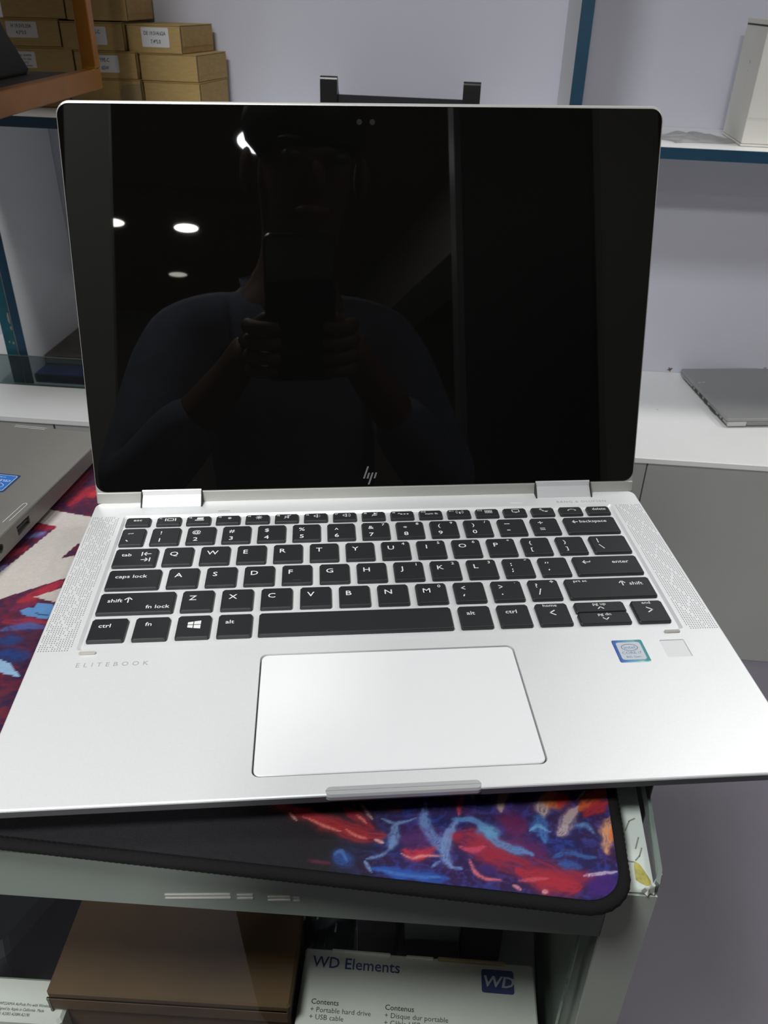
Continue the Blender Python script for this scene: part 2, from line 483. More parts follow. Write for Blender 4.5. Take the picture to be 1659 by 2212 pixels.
# ================================================================ DISPLAY COUNTER
TF = math.tan(math.radians(2.67))
def yf(x): return -0.013 + (x - 0.091) * TF
XC0, YC1 = -1.15, 0.262
dc = thing('display_counter', 'grey-white glass-topped display counter carrying the open laptops', 'counter', (0, 0, 0))
def front_loop(x0, x1, d0, d1): return [(x0, yf(x0) + d0), (x1, yf(x1) + d0), (x1, yf(x1) + d1), (x0, yf(x0) + d1)]
MB().prism([(XC0, yf(XC0)), (0.0905, yf(0.0905)), (0.0905, YC1), (XC0, YC1)], 0.7775, 0.7935).build('top_board', 'laminate', dc)
MB().prism(front_loop(XC0, 0.0748, 0.0, 0.010), 0.7665, 0.7774).build('front_rail', 'counter', dc)
MB().prism(front_loop(XC0, 0.0749, -0.0009, -0.0001), 0.7665, 0.7932).build('rail_facing', 'counter', dc)
MB().prism(front_loop(0.0751, 0.0912, -0.0010, -0.0001), 0.0, 0.7930).build('post_facing', 'counter_lit', dc)
MB().bbox(0.0752, yf(0.083), 0.0, 0.0911, YC1, 0.7774, 0.0008).build('side_panel', 'counter', dc)
MB().bbox(XC0, yf(XC0) + .002, 0.0, XC0 + .016, YC1, 0.7774, 0.0008).build('side_panel', 'counter', dc)
MB().box(XC0 + .017, YC1 - 0.012, 0.05, 0.0748, YC1, 0.777).build('back_panel', 'counter_dark', dc)
MB().prism([(XC0 + .017, yf(XC0) + .03), (0.0748, 0.006), (0.0748, YC1 - .013), (XC0 + .017, YC1 - .013)], 0.578, 0.594).build('inner_shelf', 'laminate', dc)
MB().prism([(XC0 + .017, yf(XC0) + .02), (0.0748, yf(.0748) + .016), (0.0748, YC1 - .013), (XC0 + .017, YC1 - .013)], 0.02, 0.036).build('bottom_board', 'counter_dark', dc)
# sheet glass front, two sliding panes with the dark gap at the right
fg = MB().prism(front_loop(XC0 + .018, 0.0688, 0.0020, 0.0050), 0.037, 0.7663).build('front_glass', 'glass_front', dc)
MB().prism(front_loop(0.0688, 0.0694, 0.0018, 0.0052), 0.037, 0.7663).build('glass_edge', 'glass_edge', fg)
# loose glass sheet on top with a broken corner
gt = MB().prism([(XC0, yf(XC0) - .001), (0.0905, yf(0.0905) - .001), (0.0915, yf(.09) + .002), (0.0925, yf(.09) + .0055), (0.0933, 0.02), (0.0955, YC1 + .002), (XC0, YC1 + .002)], 0.7942, 0.7999).build('glass_top', 'glass', dc)
MB().prism([(0.0907, yf(.0907) - .001), (0.0926, yf(.09) + .0050), (0.0934, 0.02), (0.0956, YC1 + .002), (0.0944, YC1 + .002), (0.0921, 0.02), (0.0912, yf(.09) + .005), (.0895, yf(.09) + .0006)], 0.7943, 0.80005).build('glass_edge', 'glass_edge', gt)
for (x, y, s, h) in ((0.0893, -.0128, .0016, .0035), (0.0905, -.0115, .0014, .0050), (0.0918, -.0095, .0011, .0055), (.0872, -.0133, .0018, .002)):
    MB().loft([[(x + s * q * math.cos(a + x * 900), y + s * q * math.sin(a + x * 900), .7944 + z) for a in (0, 1.7, 3.3, 4.8)] for q, z in ((1, 0), (.5, h))]).build('glass_chip', 'glass_chip', gt)
lp = [(0.0845, -.0085), (0.0858, -.0095), (0.0880, -.0105), (0.0893, -.0100), (0.0896, -.0085), (0.0882, -.0050), (0.0866, -.0020), (0.0850, -.0012), (0.0846, -.0030)]
MB().loft([[(x, y, z) for x, y in lp] for z in (.79352, .79385)]).build('glue_stain', 'stain', dc)
for pts in ([(0.0835, .012), (0.0855, .0165), (.0878, .018)], [(0.0855, -.0005), (.0872, .0015), (.0885, .005)], [(.083, -.0012), (.0850, -.0013)], [(.0862, .0045), (.0880, .0095)]):
    MB().stroke(pts, .0005, .79362).build('scratch', mat('scratch', (.30, .30, .26), .7), dc)
# dark strip running down the side of the counter
MB().bbox(0.0913, 0.036, 0.30, 0.0985, YC1, 0.792, 0.0008).build('side_strip', 'dark_item', dc)
# pale strips drawn on the rail in place of reflected light streaks
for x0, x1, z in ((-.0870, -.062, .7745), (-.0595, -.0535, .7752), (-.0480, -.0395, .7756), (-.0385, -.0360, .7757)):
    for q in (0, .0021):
        MB().loft([[(x, yf(x) - .0009 - d, zz) for x, zz in ((x0, z + q - (x1 - x0) * .12), (x1, z + q), (x1, z + q + .0009), (x0, z + q + .0007 - (x1 - x0) * .12))] for d in (0, .0003)]).build('rail_glint', 'metal_pin', dc)

# ================================================================ MOUSE PAD
mp = thing('mouse_pad', 'large black-edged gaming mouse pad with red and blue dragon-fire print on the counter', 'mouse pad', (-0.32, 0.1, 0.8))
PX0, PX1, PY0, PY1, PZ = -0.78, 0.0802, -0.0297, 0.248, 0.0035
def pl(loop): return [(x + 0.32, y - 0.1) for x, y in loop]
MB().prism(pl(rr(PX0 + .002, PY0 + .002, PX1 - .002, PY1 - .002, .0145, 8)), 0.0002, PZ - 0.0003).build('cloth_base', 'pad_black', mp)
# stitched binding
cl = rr(PX0 + .0024, PY0 + .0024, PX1 - .0024, PY1 - .0024, .0145, 14)
pts = []
for a, b in zip(cl, cl[1:] + cl[:1]):
    n = max(1, int(math.hypot(b[0] - a[0], b[1] - a[1]) / 0.0011))
    for k in range(n):
        pts.append((a[0] + (b[0] - a[0]) * k / n + .32, a[1] + (b[1] - a[1]) * k / n - .1, 0.0021))
MB().tube(pts, 0.0026, 7, True, lambda i: 1.0 + (0.05 if i % 2 else -0.04), 0.78).build('stitched_edge', 'pad_black', mp, smooth=True)
# printed artwork
STROKES = [[[58,26,34],14.5,[-516,-1,-423,-22,-339,-50,-225,-78]],[[120,35,40],12.7,[-483,-2,-424,-17,-350,-40,-236,-69]],[[165,45,50],18.1,[-402,-9,-274,-58,-147,-89,-67,-90]],[[150,40,50],14.5,[-226,18,-170,-18,-106,-58]],[[215,120,110],4.0,[-372,-43,-270,-78,-219,-90]],[[220,120,110],4.0,[-208,-76,-164,-97,-123,-104]],[[200,150,140],3.6,[-426,-28,-390,-59]],[[190,150,140],4.1,[-167,40,-113,-22]],[[215,120,110],4.0,[-174,-11,-131,-43]],[[225,170,160],4.4,[-94,-106,-63,-117]],[[45,75,140],17.1,[-217,-184,-170,-212]],[[70,110,175],5.1,[-230,-190,-207,-168,-179,-208]],[[90,40,60],5.9,[-316,-220,-238,-220]],[[45,85,170],10.1,[-87,-221,51,-233,182,-226]],[[70,115,190],4.2,[-73,-224,51,-235,148,-226]],[[80,40,100],22.7,[9,-96,96,-65]],[[195,50,70],12.1,[9,-141,58,-155,125,-107]],[[225,140,140],3.9,[1,-152,46,-166,79,-152,152,-141]],[[110,135,180],4.5,[-79,-18,-24,-27,46,3]],[[110,140,185],11.6,[-24,-32,-31,-91,-40,-137]],[[100,130,180],6.0,[-40,-137,-71,-171,-113,-186]],[[120,150,195],4.3,[-122,-194,-91,-236]],[[110,140,195],11.0,[73,78,79,-14,128,-86,161,-133]],[[120,150,200],10.8,[190,15,166,-56,161,-142,184,-183]],[[110,145,200],4.2,[116,-192,141,-164]],[[110,145,200],4.2,[180,-184,223,-183]],[[90,45,60],12.7,[-63,44,-26,43]],[[160,40,60],31.6,[196,-60,263,-62,329,-104,432,-131,540,-171,666,-165]],[[175,45,60],22.0,[413,-172,538,-204,621,-203]],[[70,35,120],21.6,[661,-212,746,-160]],[[105,32,80],26.9,[383,26,418,9]],[[90,35,90],19.3,[399,-55,502,-83]],[[200,70,100],7.8,[211,-99,255,-108,298,-88]],[[215,110,125],6.0,[243,-144,265,-190,299,-214,358,-216]],[[60,40,110],11.9,[294,-172,337,-181]],[[225,150,160],5.0,[395,-228,422,-241]],[[230,160,165],5.0,[494,-236,509,-237]],[[200,85,100],5.0,[412,-210,518,-187]],[[200,180,205],5.1,[641,-159,697,-144,754,-130]],[[200,70,90],7.2,[204,36,203,80,213,132]],[[150,120,110],5.6,[243,139,254,110]],[[170,145,135],10.0,[359,77,361,122,395,166]],[[190,170,160],13.6,[512,63,518,130,553,180]],[[215,105,40],20.2,[545,128,575,166]],[[175,45,40],11.9,[577,121,608,175]],[[185,165,165],11.5,[563,-10,599,53,645,124]],[[205,90,40],16.5,[654,119,710,177,761,223]],[[170,40,45],11.8,[670,94,758,160]],[[185,170,165],4.6,[646,160,678,204]],[[225,160,115],12.2,[735,-55,739,17,760,100]],[[220,120,60],7.0,[751,-12,762,57]],[[95,140,195],9.9,[176,17,261,16,298,-21,342,-68,424,-88,465,-98]],[[100,155,195],15.1,[280,-8,329,-28]],[[70,120,185],12.5,[463,4,504,41,504,-42]],[[105,160,205],4.4,[458,-2,490,23,533,2]],[[95,130,180],7.2,[625,40,665,50,693,12]],[[60,95,160],8.6,[536,-99,589,-77,687,-85]],[[55,90,160],10.3,[555,-126,628,-127]],[[160,40,55],22.6,[-2145,1921,-2085,2146]],[[190,55,60],14.3,[-2057,2013,-2054,2095]],[[120,35,50],19.8,[-2236,1935,-2196,2304]],[[60,24,44],12.8,[-2275,1956,-2245,2419]],[[70,35,60],12.5,[-2088,1857,-2001,1915,-2119,1863]],[[165,40,60],21.7,[-2239,1682,-2116,1675]],[[110,45,95],18.7,[-2247,1610,-2125,1580]],[[125,140,200],13.2,[-2221,1558,-2158,1622]],[[60,60,120],11.8,[-2278,1513,-2221,1613]],[[165,50,65],14.0,[-2253,1363,-2183,1481]],[[120,125,185],11.2,[-2237,1260,-2194,1299]],[[170,45,62],20.3,[-1974,1060,-1855,1198]],[[165,45,55],16.6,[-2002,1019,-1937,1057]],[[120,40,70],14.0,[-2011,945,-1912,1031]],[[150,45,65],15.0,[-1999,876,-1795,885]],[[75,95,160],13.6,[-1984,803,-1893,849,-1796,848]],[[40,65,125],20.1,[-1954,747,-1862,743]],[[80,40,60],15.7,[-1831,770,-1779,803]],[[35,65,130],24.1,[-1904,651,-1771,650]],[[105,40,55],14.4,[-1776,408,-1731,442]],[[110,42,55],14.0,[-1710,282,-1716,334]]]
POLYS = [([196, 190, 184], [[-2247, 1855], [-1957, 1809], [-1837, 1786], [-1746, 1496], [-1928, 1543], [-1957, 1394], [-1900, 1432], [-1767, 1302], [-1869, 1228], [-2102, 1028], [-2191, 929], [-2254, 1041], [-2211, 1235], [-2112, 1690], [-2254, 1714]]),
         ([190, 182, 176], [[-1944, 1067], [-1845, 1149], [-1771, 1086], [-1833, 1041]]),
         ([92, 138, 190], [[-1964, 955], [-1935, 980], [-1901, 988], [-1910, 1027], [-1832, 1023], [-1795, 1009], [-1802, 909], [-1881, 919], [-1932, 927]]),
         ([40, 60, 100], [[-1881, 948], [-1815, 946], [-1810, 936], [-1853, 934]]),
         ([150, 185, 220], [[-1922, 624], [-1884, 614], [-1833, 599], [-1738, 518], [-1795, 526], [-1842, 534], [-1880, 544]])]
def lin(c):
    c = np.asarray(c, float) / 255.0
    return np.where(c <= 0.04045, c / 12.92, ((c + 0.055) / 1.055) ** 2.4)
def vnoise(X, Y, seed):
    rg = np.random.RandomState(seed); T = rg.rand(64, 64)
    xi = np.floor(X).astype(int); yi = np.floor(Y).astype(int)
    fx = X - xi; fy = Y - yi
    fx = fx * fx * (3 - 2 * fx); fy = fy * fy * (3 - 2 * fy)
    g = lambda i, j: T[(yi + j) % 64, (xi + i) % 64]
    return (g(0, 0) * (1 - fx) + g(1, 0) * fx) * (1 - fy) + (g(0, 1) * (1 - fx) + g(1, 1) * fx) * fy
def art(X, Y):
    """colour of the print at world x, y (units of 0.1 mm)"""
    n1 = vnoise(X / 60, Y / 45, 1); n2 = vnoise(X / 22, Y / 16, 2); n3 = vnoise(X / 9, Y / 7, 3)
    ox = (n1 - .5) * 16 + (n2 - .5) * 9 + (n3 - .5) * 4
    oy = (vnoise(X / 50, Y / 50, 4) - .5) * 14 + (vnoise(X / 18, Y / 18, 5) - .5) * 8
    C = np.zeros(X.shape + (3,))
    dark = np.array([30, 28, 32.]); navy = np.array([27, 34, 92.]); deep = np.array([62, 26, 66.]); wine = np.array([110, 34, 52.])
    f = np.clip((X + 260) / 260, 0, 1)[..., None]
    sw = np.clip(2.4 * np.abs(vnoise((X + oy * 3) / 40, (Y - ox * 3) / 17, 21) - .5), 0, 1)[..., None]
    base = dark * (1 - f) + (navy * (1 - n1[..., None] * .8) + deep * n1[..., None] * .8 + np.array([14, 26, 52.]) * np.clip(1 - 2.2 * sw, 0, 1)) * f
    left = np.clip((-1450 - X) / 150, 0, 1)[..., None]
    lb = wine * (1 - n2[..., None]) + np.array([48, 34, 70.]) * n2[..., None]
    C[:] = base * (1 - left) + lb * left
    C *= (0.90 + 0.20 * n3[..., None])
    for col, hw, p in STROKES:
        P = np.array(p, float).reshape(-1, 2)
        Q = np.vstack([2 * P[0] - P[1], P, 2 * P[-1] - P[-2]]); S = []
        for i in range(1, len(Q) - 2):
            for t in np.arange(0, 1, .125):
                a, b, c, d = Q[i - 1], Q[i], Q[i + 1], Q[i + 2]
                S.append(.5 * (2 * b + (c - a) * t + (2 * a - 5 * b + 4 * c - d) * t * t + (3 * b - a - 3 * c + d) * t ** 3))
        P = np.vstack(S + [Q[-2]]); N = len(P) - 1
        hw = hw * (1.25 if hw > 9 else 0.95)
        x0, y0 = P.min(0) - hw * 3 - 30; x1, y1 = P.max(0) + hw * 3 + 30
        idx = np.nonzero((X > x0) & (X < x1) & (Y > y0) & (Y < y1))
        if not len(idx[0]): continue
        kk = min(1.0, hw / 11)
        qx, qy = X[idx] + ox[idx] * kk, Y[idx] + oy[idx] * kk
        d = np.full(qx.shape, 1e9); along = np.zeros(qx.shape)
        for i, (a, b) in enumerate(zip(P[:-1], P[1:])):
            v = b - a; L = v @ v + 1e-9
            tt = np.clip(((qx - a[0]) * v[0] + (qy - a[1]) * v[1]) / L, 0, 1)
            pos = (i + tt) / N
            wloc = hw * (0.28 + 1.15 * np.sin(np.pi * np.clip(pos * .94 + .03, 0, 1)) ** .8)
            dd = np.hypot(qx - a[0] - tt * v[0], qy - a[1] - tt * v[1]) / wloc
            along = np.where(dd < d, pos, along); d = np.minimum(d, dd)
        fib = .6 * vnoise(along * 4 + hw, d * 4.2 + hw * 7.3, 11) + .4 * vnoise(along * 14 + hw, d * 7 + hw * 3.1, 12)
        al = np.clip(np.exp(-d ** 3 * 0.75) + .25 * np.exp(-d * 1.1), 0, 1) * np.clip(0.25 + 1.35 * fib, 0, 1.15) * (0.92 + 0.16 * n3[idx])
        al = np.clip(al, 0, 1)[:, None] * 0.95
        C[idx] = C[idx] * (1 - al) + np.array(col, float) * al
    for col, P in POLYS:
        P = np.array(P, float); ins = np.zeros(X.shape, bool)
        for i in range(len(P)):
            a, b = P[i], P[i - 1]
            c = ((a[1] > Y) != (b[1] > Y)) & (X < (b[0] - a[0]) * (Y - a[1]) / (b[1] - a[1] + 1e-9) + a[0])
            ins ^= c
        C[ins] = np.array(col, float) * (0.97 + 0.06 * n3[ins][:, None])
    return C
IN = (PX0 + .0045, PY0 + .0045, PX1 - .0042, PY1 - .0045)
V = []; Fq = []; CC = []
def patch(x0, x1, y0, y1, d):
    nx = max(1, int(round((x1 - x0) / d))); ny = max(1, int(round((y1 - y0) / d)))
    xs = np.linspace(x0, x1, nx + 1); ys = np.linspace(y0, y1, ny + 1)
    X, Y = np.meshgrid(xs, ys)
    # follow the rounded front right corner
    r = .0125; cx, cy = IN[2] - r, IN[1] + r
    m = (X > cx) & (Y < cy)
    dx, dy = X - cx, cy - Y; dist = np.hypot(dx, dy) + 1e-12
    mx = np.maximum(dx, dy)
    k = np.where(m, np.where(dist > 0, mx / dist, 1), 1)
    X = np.where(m, cx + dx * k, X); Y = np.where(m, cy - dy * k, Y)
    c = lin(art(X * 1e4, Y * 1e4)) * 0.86
    o = len(V)
    V.extend(np.stack([X + .32, Y - .1, np.full(X.shape, PZ)], -1).reshape(-1, 3).tolist())
    CC.append(c.reshape(-1, 3))
    i = np.arange(ny)[:, None] * (nx + 1) + np.arange(nx)[None]
    Fq.extend((np.stack([i, i + 1, i + nx + 2, i + nx + 1], -1).reshape(-1, 4) + o).tolist())
patch(-0.150, IN[2], IN[1], 0.036, 0.0005)
patch(-0.150, IN[2], 0.036, IN[3], 0.004)
patch(-0.236, -0.150, 0.010, IN[3], 0.0008)
patch(-0.236, -0.150, IN[1], 0.010, 0.004)
patch(IN[0], -0.236, IN[1], IN[3], 0.004)
me = bpy.data.meshes.new('print'); me.from_pydata(V, [], Fq); me.update()
ca = me.attributes.new('print', 'FLOAT_COLOR', 'POINT')
CCa = np.concatenate(CC); ca.data.foreach_set('color', np.concatenate([CCa, np.ones((len(CCa), 1))], 1).astype(np.float32).ravel())
me.materials.append(MT['pad_print'])
po = bpy.data.objects.new('print', me); COL.objects.link(po); po.parent = mp

# ================================================================ THE OPEN LAPTOP
PSI = math.radians(10.5)
DZ = 0.0145
mmf = lambda L: [(a * .001, b * .001) for a, b in L]
lap = thing('laptop', 'open silver laptop with black glossy screen and black keyboard in the middle', 'laptop', (0, 0, 0.8035), (0, 0, PSI))
def deck(mb, name, m, parent=lap, **k):
    o = mb.build(name, m, parent, **k)
    if parent is lap: o.location = (0, 0, DZ)
    return o
H_well = rr(-.1352, .0824, .1355, .1908, .0016, 4)
H_pad = rr(-.0556, .0093, .0550, .0757, .0032, 5)
H_fp = rr(.1213, .0642, .1325, .0755, .0006, 3)
def bl(i, r=.005): return rr(-.15285 + i, 0 + i, .15285 - i, .2055 - i, max(.0005, r - i * .5), 6)
b = MB()
b.holed(bl(.0006), [H_well, H_pad, H_fp], 0.0, [-.0012, -.0020, -.0007], {0: .0013, 1: 0.0002})
b.loft([[(x, y, z) for x, y in bl(i)] for i, z in ((.0006, 0), (.00015, -.0003), (0, -.0009))][::-1], False, False)
deck(b, 'base', 'silver')
b = MB().loft([[(x, y, z) for x, y in bl(i)] for i, z in ((0, -.0009), (0.0002, -.0040), (.0035, -.0080), (.010, -.0128))][::-1], True, False)
deck(b, 'base_underside', 'base_under')
for x in (-.12, .12):
    for y in (.02, .18):
        deck(MB().prism(rr(x - .02, y - .004, x + .02, y + .004, .0035), -.0145, -.0127), 'rubber_foot', 'base_under')
tp = deck(MB().loft([[(x, y, z) for x, y in rr(-.0556 + i, .0093 + i, .0550 - i, .0757 - i, .0028, 5)] for i, z in ((.0007, -.0019), (.0007, -.0004), (.0010, -.0001))]), 'trackpad', 'trackpad')
deck(MB().loft([[(x, y, z) for x, y in rr(-.0556 + i, .0093 + i, .0550 - i, .0757 - i, .003, 5)] for i, z in ((0.0001, -.00195), (.0006, -.00195), (.00062, -.0007))][::-1], False, False), 'trackpad_groove', 'groove')
deck(MB().loft([[(x, y, z) for x, y in rr(.1213 + i, .0642 + i, .1325 - i, .0755 - i, .0006, 3)] for i, z in ((.0002, -.0007), (.0002, -.0004), (.0004, -.0003))]), 'fingerprint_reader', 'fingerprint')
deck(MB().loft([[(x, y, z) for x, y in rr(-.0290 + i, -.0007 + i, .0285 - i, .0040 - i, .0024 - i, 6)] for i, z in ((0, -.0022), (0, -.0006), (.0006, .00025))]), 'opening_lip', 'lip_grey')
for x0, y0 in ((-.1334, .0791), (.1255, .0797)):
    deck(MB().loft([[(x, y, z) for x, y in rr(x0 + i, y0 + i, x0 + .0073 - i, y0 + .0017 - i, .0008 - i, 4)] for i, z in ((0, 0), (0, .0006), (.0002, .0008))]), 'bumper', 'rubber')
for x0, y0, m in ((-.0850, .1931, 'grey_print'), (.0785, .1940, 'laminate')):
    deck(MB().prism(rr(x0, y0, x0 + .0066, y0 + .0006, .00025), .00002, .0001), 'microphone_slot', m)
# speaker grilles: rows of drilled holes with plain diagonal lines
for side in (-1, 1):
    g = MB()
    for i in range(13):
        for j in range(86):
            x = .1377 + i * .00112; y = .0825 + j * .00126
            d1 = (j * .9 + i * 1.9) % 15.5; d2 = (j * .9 - i * 1.9) % 15.5
            if d1 < 1.25 or d2 < (1.25 if (j // 9) % 2 else 0): continue
            if side < 0 and (i * 7 + j * 13) % 17 == 0: continue
            g.poly(circ(side * x, y, .00029, 6, .00034), .00004)
    o = deck(g, 'speaker_grille', 'grille_hole'); o['kind'] = 'stuff'
deck(MB().text('ELITEBOOK', -.1328, .0716, .0037, .00004, 'LEFT', 1.0, 0, 1.75), 'lettering', 'grey_print')
deck(MB().text('BANG & OLUFSEN', .1050, .1932, .0030, .00004, 'LEFT', 1.0, 0.0, 1.22), 'lettering', 'grey_print')
# processor badge
bd = deck(MB().loft([[(x, y, z) for x, y in rr(.0994 + i, .0618 + i, .1131 - i, .0760 - i, .0008, 3)] for i, z in ((0, .00001), (0, .00015), (.0002, .0002))]), 'processor_badge', 'badge_foil')
MB().prism(rr(.1008, .0632, .1117, .0744, .0012, 4), .0002, .00026).build('badge_plate', 'sticker_silver', bd)
m = MB(); cx, cy = .1062, .0710
P = circ(cx, cy, .0036, 20, .0021); m.stroke(P + P[:1], .0003, .00028)
m.text('intel', cx, cy - .0009, .0027, .00028, 'CENTER'); m.text('CORE i7', cx, .0668, .0022, .00028, 'CENTER'); m.text('8th Gen', cx, .0644, .0018, .00028, 'CENTER')
m.build('lettering', mat('ink_badge', (.10, .22, .40), .6), bd)

# ---------------- keys
mm = .001
class Lg:
    """legend of one key, in mm from the key's top left corner, y down"""
    def __init__(s): s.m = MB()
    def t(s, txt, x, y, size, al='LEFT', sx=1.14): s.m.text(txt, x * mm, -y * mm, size * mm, 0, al, sx, .007); return s
    def p(s, pts, wd=.42): s.m.stroke([(a * mm, -b * mm) for a, b in pts], wd * mm, 0); return s
    def f(s, pts): s.m.poly([(a * mm, -b * mm) for a, b in reversed(pts)], 0); return s
_cap = {}
def keycap(wd, h):
    k = (round(wd, 2), round(h, 2))
    if k not in _cap:
        def lp(i):
            c, d = 1.15, .6
            return [(i + d, -h + i), (wd - i - d, -h + i), (wd - i, -h + i + d), (wd - i, -i - c), (wd - i - c * .75, -i), (i + c * .75, -i), (i, -i - c), (i, -h + i + d)]
        m = MB().loft([[(x * mm, y * mm, z) for x, y in lp(i)] for i, z in ((-.12, -.0012), (0, .0001), (.22, .00045), (.55, .0006))])
        me = bpy.data.meshes.new('key'); me.from_pydata(m.v, [], m.f); me.update(); me.materials.append(MT['key'])
        _cap[k] = me
    return _cap[k]
def key(x, y, wd, h, lg=None):
    o = bpy.data.objects.new('key', keycap(wd, h)); COL.objects.link(o)
    o.parent = lap; o.location = (x * mm, y * mm, DZ)
    if lg and lg.m.v:
        lg.m.build('legend', 'legend', o, loc=(0, 0, .00064))
    return o
A = 4.8; BASE = 7.4
# function row
def arc(cx, cy, r, a0, a1, n=6): return [(cx + r * math.cos(math.radians(a0 + (a1 - a0) * k / n)), cy + r * math.sin(math.radians(a0 + (a1 - a0) * k / n))) for k in range(n + 1)]
def fn(i):
    L = Lg()
    if 1 <= i <= 12: L.t('f%d' % i, 1.2, 2.3, 1.9)
    c = 6.9; y = 3.0
    if i == 0: L.t('esc', 6.2, 3.9, 3.1, 'CENTER')
    elif i == 1: L.p([(4.6, 1.9), (4.6, 4.2)], .6).p([(9.8, 1.9), (9.8, 4.2)], .6).p([(5.7, 2.0), (8.7, 2.0), (8.7, 4.1), (5.7, 4.1), (5.7, 2.0)], .5)
    elif i == 2: L.f([(5.6, 1.6), (9.0, 1.6), (8.8, 3.4), (5.4, 3.4)]).f([(4.6, 3.8), (9.4, 3.8), (9.2, 4.6), (4.4, 4.6)])
    elif i == 3: [L.p([(7.2 - .9 * math.cos(a), 3 - .9 * math.sin(a)), (7.2 + .9 * math.cos(a), 3 + .9 * math.sin(a))], .3) for a in (0, .785, 1.571, 2.356)]
    elif i == 4: [L.p([(7.2 - 1.7 * math.cos(a), 3 - 1.7 * math.sin(a)), (7.2 + 1.7 * math.cos(a), 3 + 1.7 * math.sin(a))], .3) for a in (0, .785, 1.571, 2.356)]
    elif i in (5, 6, 7):
        L.p([(5.6, 2.4), (6.4, 2.4), (7.4, 1.5), (7.4, 4.5), (6.4, 3.6), (5.6, 3.6), (5.6, 2.4)], .4)
        if i == 5: L.p([(5.2, 4.6), (8.6, 1.4)], .35)
        if i >= 6: L.p(arc(7.6, 3, 1.1, -45, 45), .4)
        if i == 7: L.p(arc(7.6, 3, 1.9, -45, 45), .4)
    elif i == 8: L.f([(6.6, 1.4), (7.6, 1.4), (7.6, 3.4), (6.6, 3.4)]).p([(5.9, 3.1), (6.2, 3.9), (8, 3.9), (8.3, 3.1)], .35).p([(5.6, 4.4), (8.6, 1.4)], .35)
    elif i == 9: L.p([(4.2, 3.0), (4.9, 2.2), (5.4, 3.0)], .35).f([(5.5, 2.9), (6.6, 2.9), (6.6, 3.6), (5.5, 3.6)]).f([(7.2, 2.9), (8.3, 2.9), (8.3, 3.6), (7.2, 3.6)]).f([(8.9, 2.9), (10, 2.9), (10, 3.6), (8.9, 3.6)])
    elif i == 10: L.t('num lk', 3.4, 4.3, 2.3)
    elif i == 11:
        L.f([(6.6, 2.4), (7.2, 2.4), (7.2, 4.4), (6.6, 4.4)]).p(arc(6.9, 2.7, 1.2, -40, 40), .35).p(arc(6.9, 2.7, 1.2, 140, 220), .35).p(arc(6.9, 2.7, 2.0, -40, 40), .35).p(arc(6.9, 2.7, 2.0, 140, 220), .35)
    elif i == 12:
        for q in range(5): L.p([(5.4 + q * .9, 1.7), (5.4 + q * .9, 4.3)], .3)
        for q in (2.0, 3.1, 4.2): L.p([(5.2, q), (9.2, q)], .35)
    elif i == 13: L.p([(5.0, 1.6), (8.8, 1.6), (8.8, 4.1), (5.0, 4.1), (5.0, 1.6)], .4).p([(6.4, 4.6), (7.4, 4.6)], .35)
    elif i == 14: L.p([(5.2, 1.6), (5.9, 2.9), (7.1, 3.9), (8.6, 4.2)], .75).p([(5.0, 2.2), (5.8, 1.4)], .6).p([(8.2, 4.6), (8.9, 3.7)], .6)
    elif i == 15: L.p(arc(6.9, 4.8, 2.3, 205, 335), .65)
    elif i == 16: L.t('delete', 6.8, 3.9, 3.0, 'CENTER', 1.05)
    return L
fx = [-132.9] + [-116.6 + 15.76 * k for k in range(12)] + [None] * 4
for i in range(12): key(fx[i + 1] if i + 1 < 13 else 0, 188.0, 12.8, 7.5, fn(i + 1))
key(-132.9, 188.0, 12.9, 7.5, fn(0))
for i, x in ((13, 72.3), (14, 88.1), (15, 103.9), (16, 119.6)): key(x, 188.0, 12.8, 7.5, fn(i))
# number row
S1, B1, S2, B2 = 4.2, 6.3, 4.6, 13.1
key(-132.9, 177.1, 12.2, 15, Lg().p([(3.6, 5.2), (4.4, 4.7), (5.2, 5.1), (6.0, 4.6)], .45).p([(3.4, 11.0), (4.2, 11.9)], .6))
for k, (sy, dg, nm) in enumerate(zip('!@#$%^&*()', '1234567890', ['', '', '', '', '', '', '7', '8', '9', '/'])):
    L = Lg().t(sy, 4.9, B1 + (1.2 if sy in '*^' else 0), S1, 'CENTER').t(dg, 4.9, B2, S2, 'CENTER')
    if nm: L.t(nm, 11.6, 3.4, 2.9, 'CENTER')
    key(-117.3 + 18.4 * k, 177.1, 14.75, 15, L)
key(66.9, 177.1, 14.75, 15, Lg().p([(3.6, 4.9), (6.2, 4.9)], .5).p([(4.0, 11.0), (5.4, 11.0)], .6))
key(85.2, 177.1, 14.75, 15, Lg().p([(3.8, 4.6), (6.2, 4.6)], .5).p([(5, 3.5), (5, 5.7)], .5).p([(3.8, 10.0), (6.2, 10.0)], .45).p([(3.8, 11.4), (6.2, 11.4)], .45))
key(103.6, 177.1, 28.5, 15, Lg().p([(4.4, 4.6), (7.2, 4.6)], .55).p([(5.6, 3.4), (4.4, 4.6), (5.6, 5.8)], .5).t('backspace', 8.4, 5.4, 3.4, 'LEFT', 1.1))
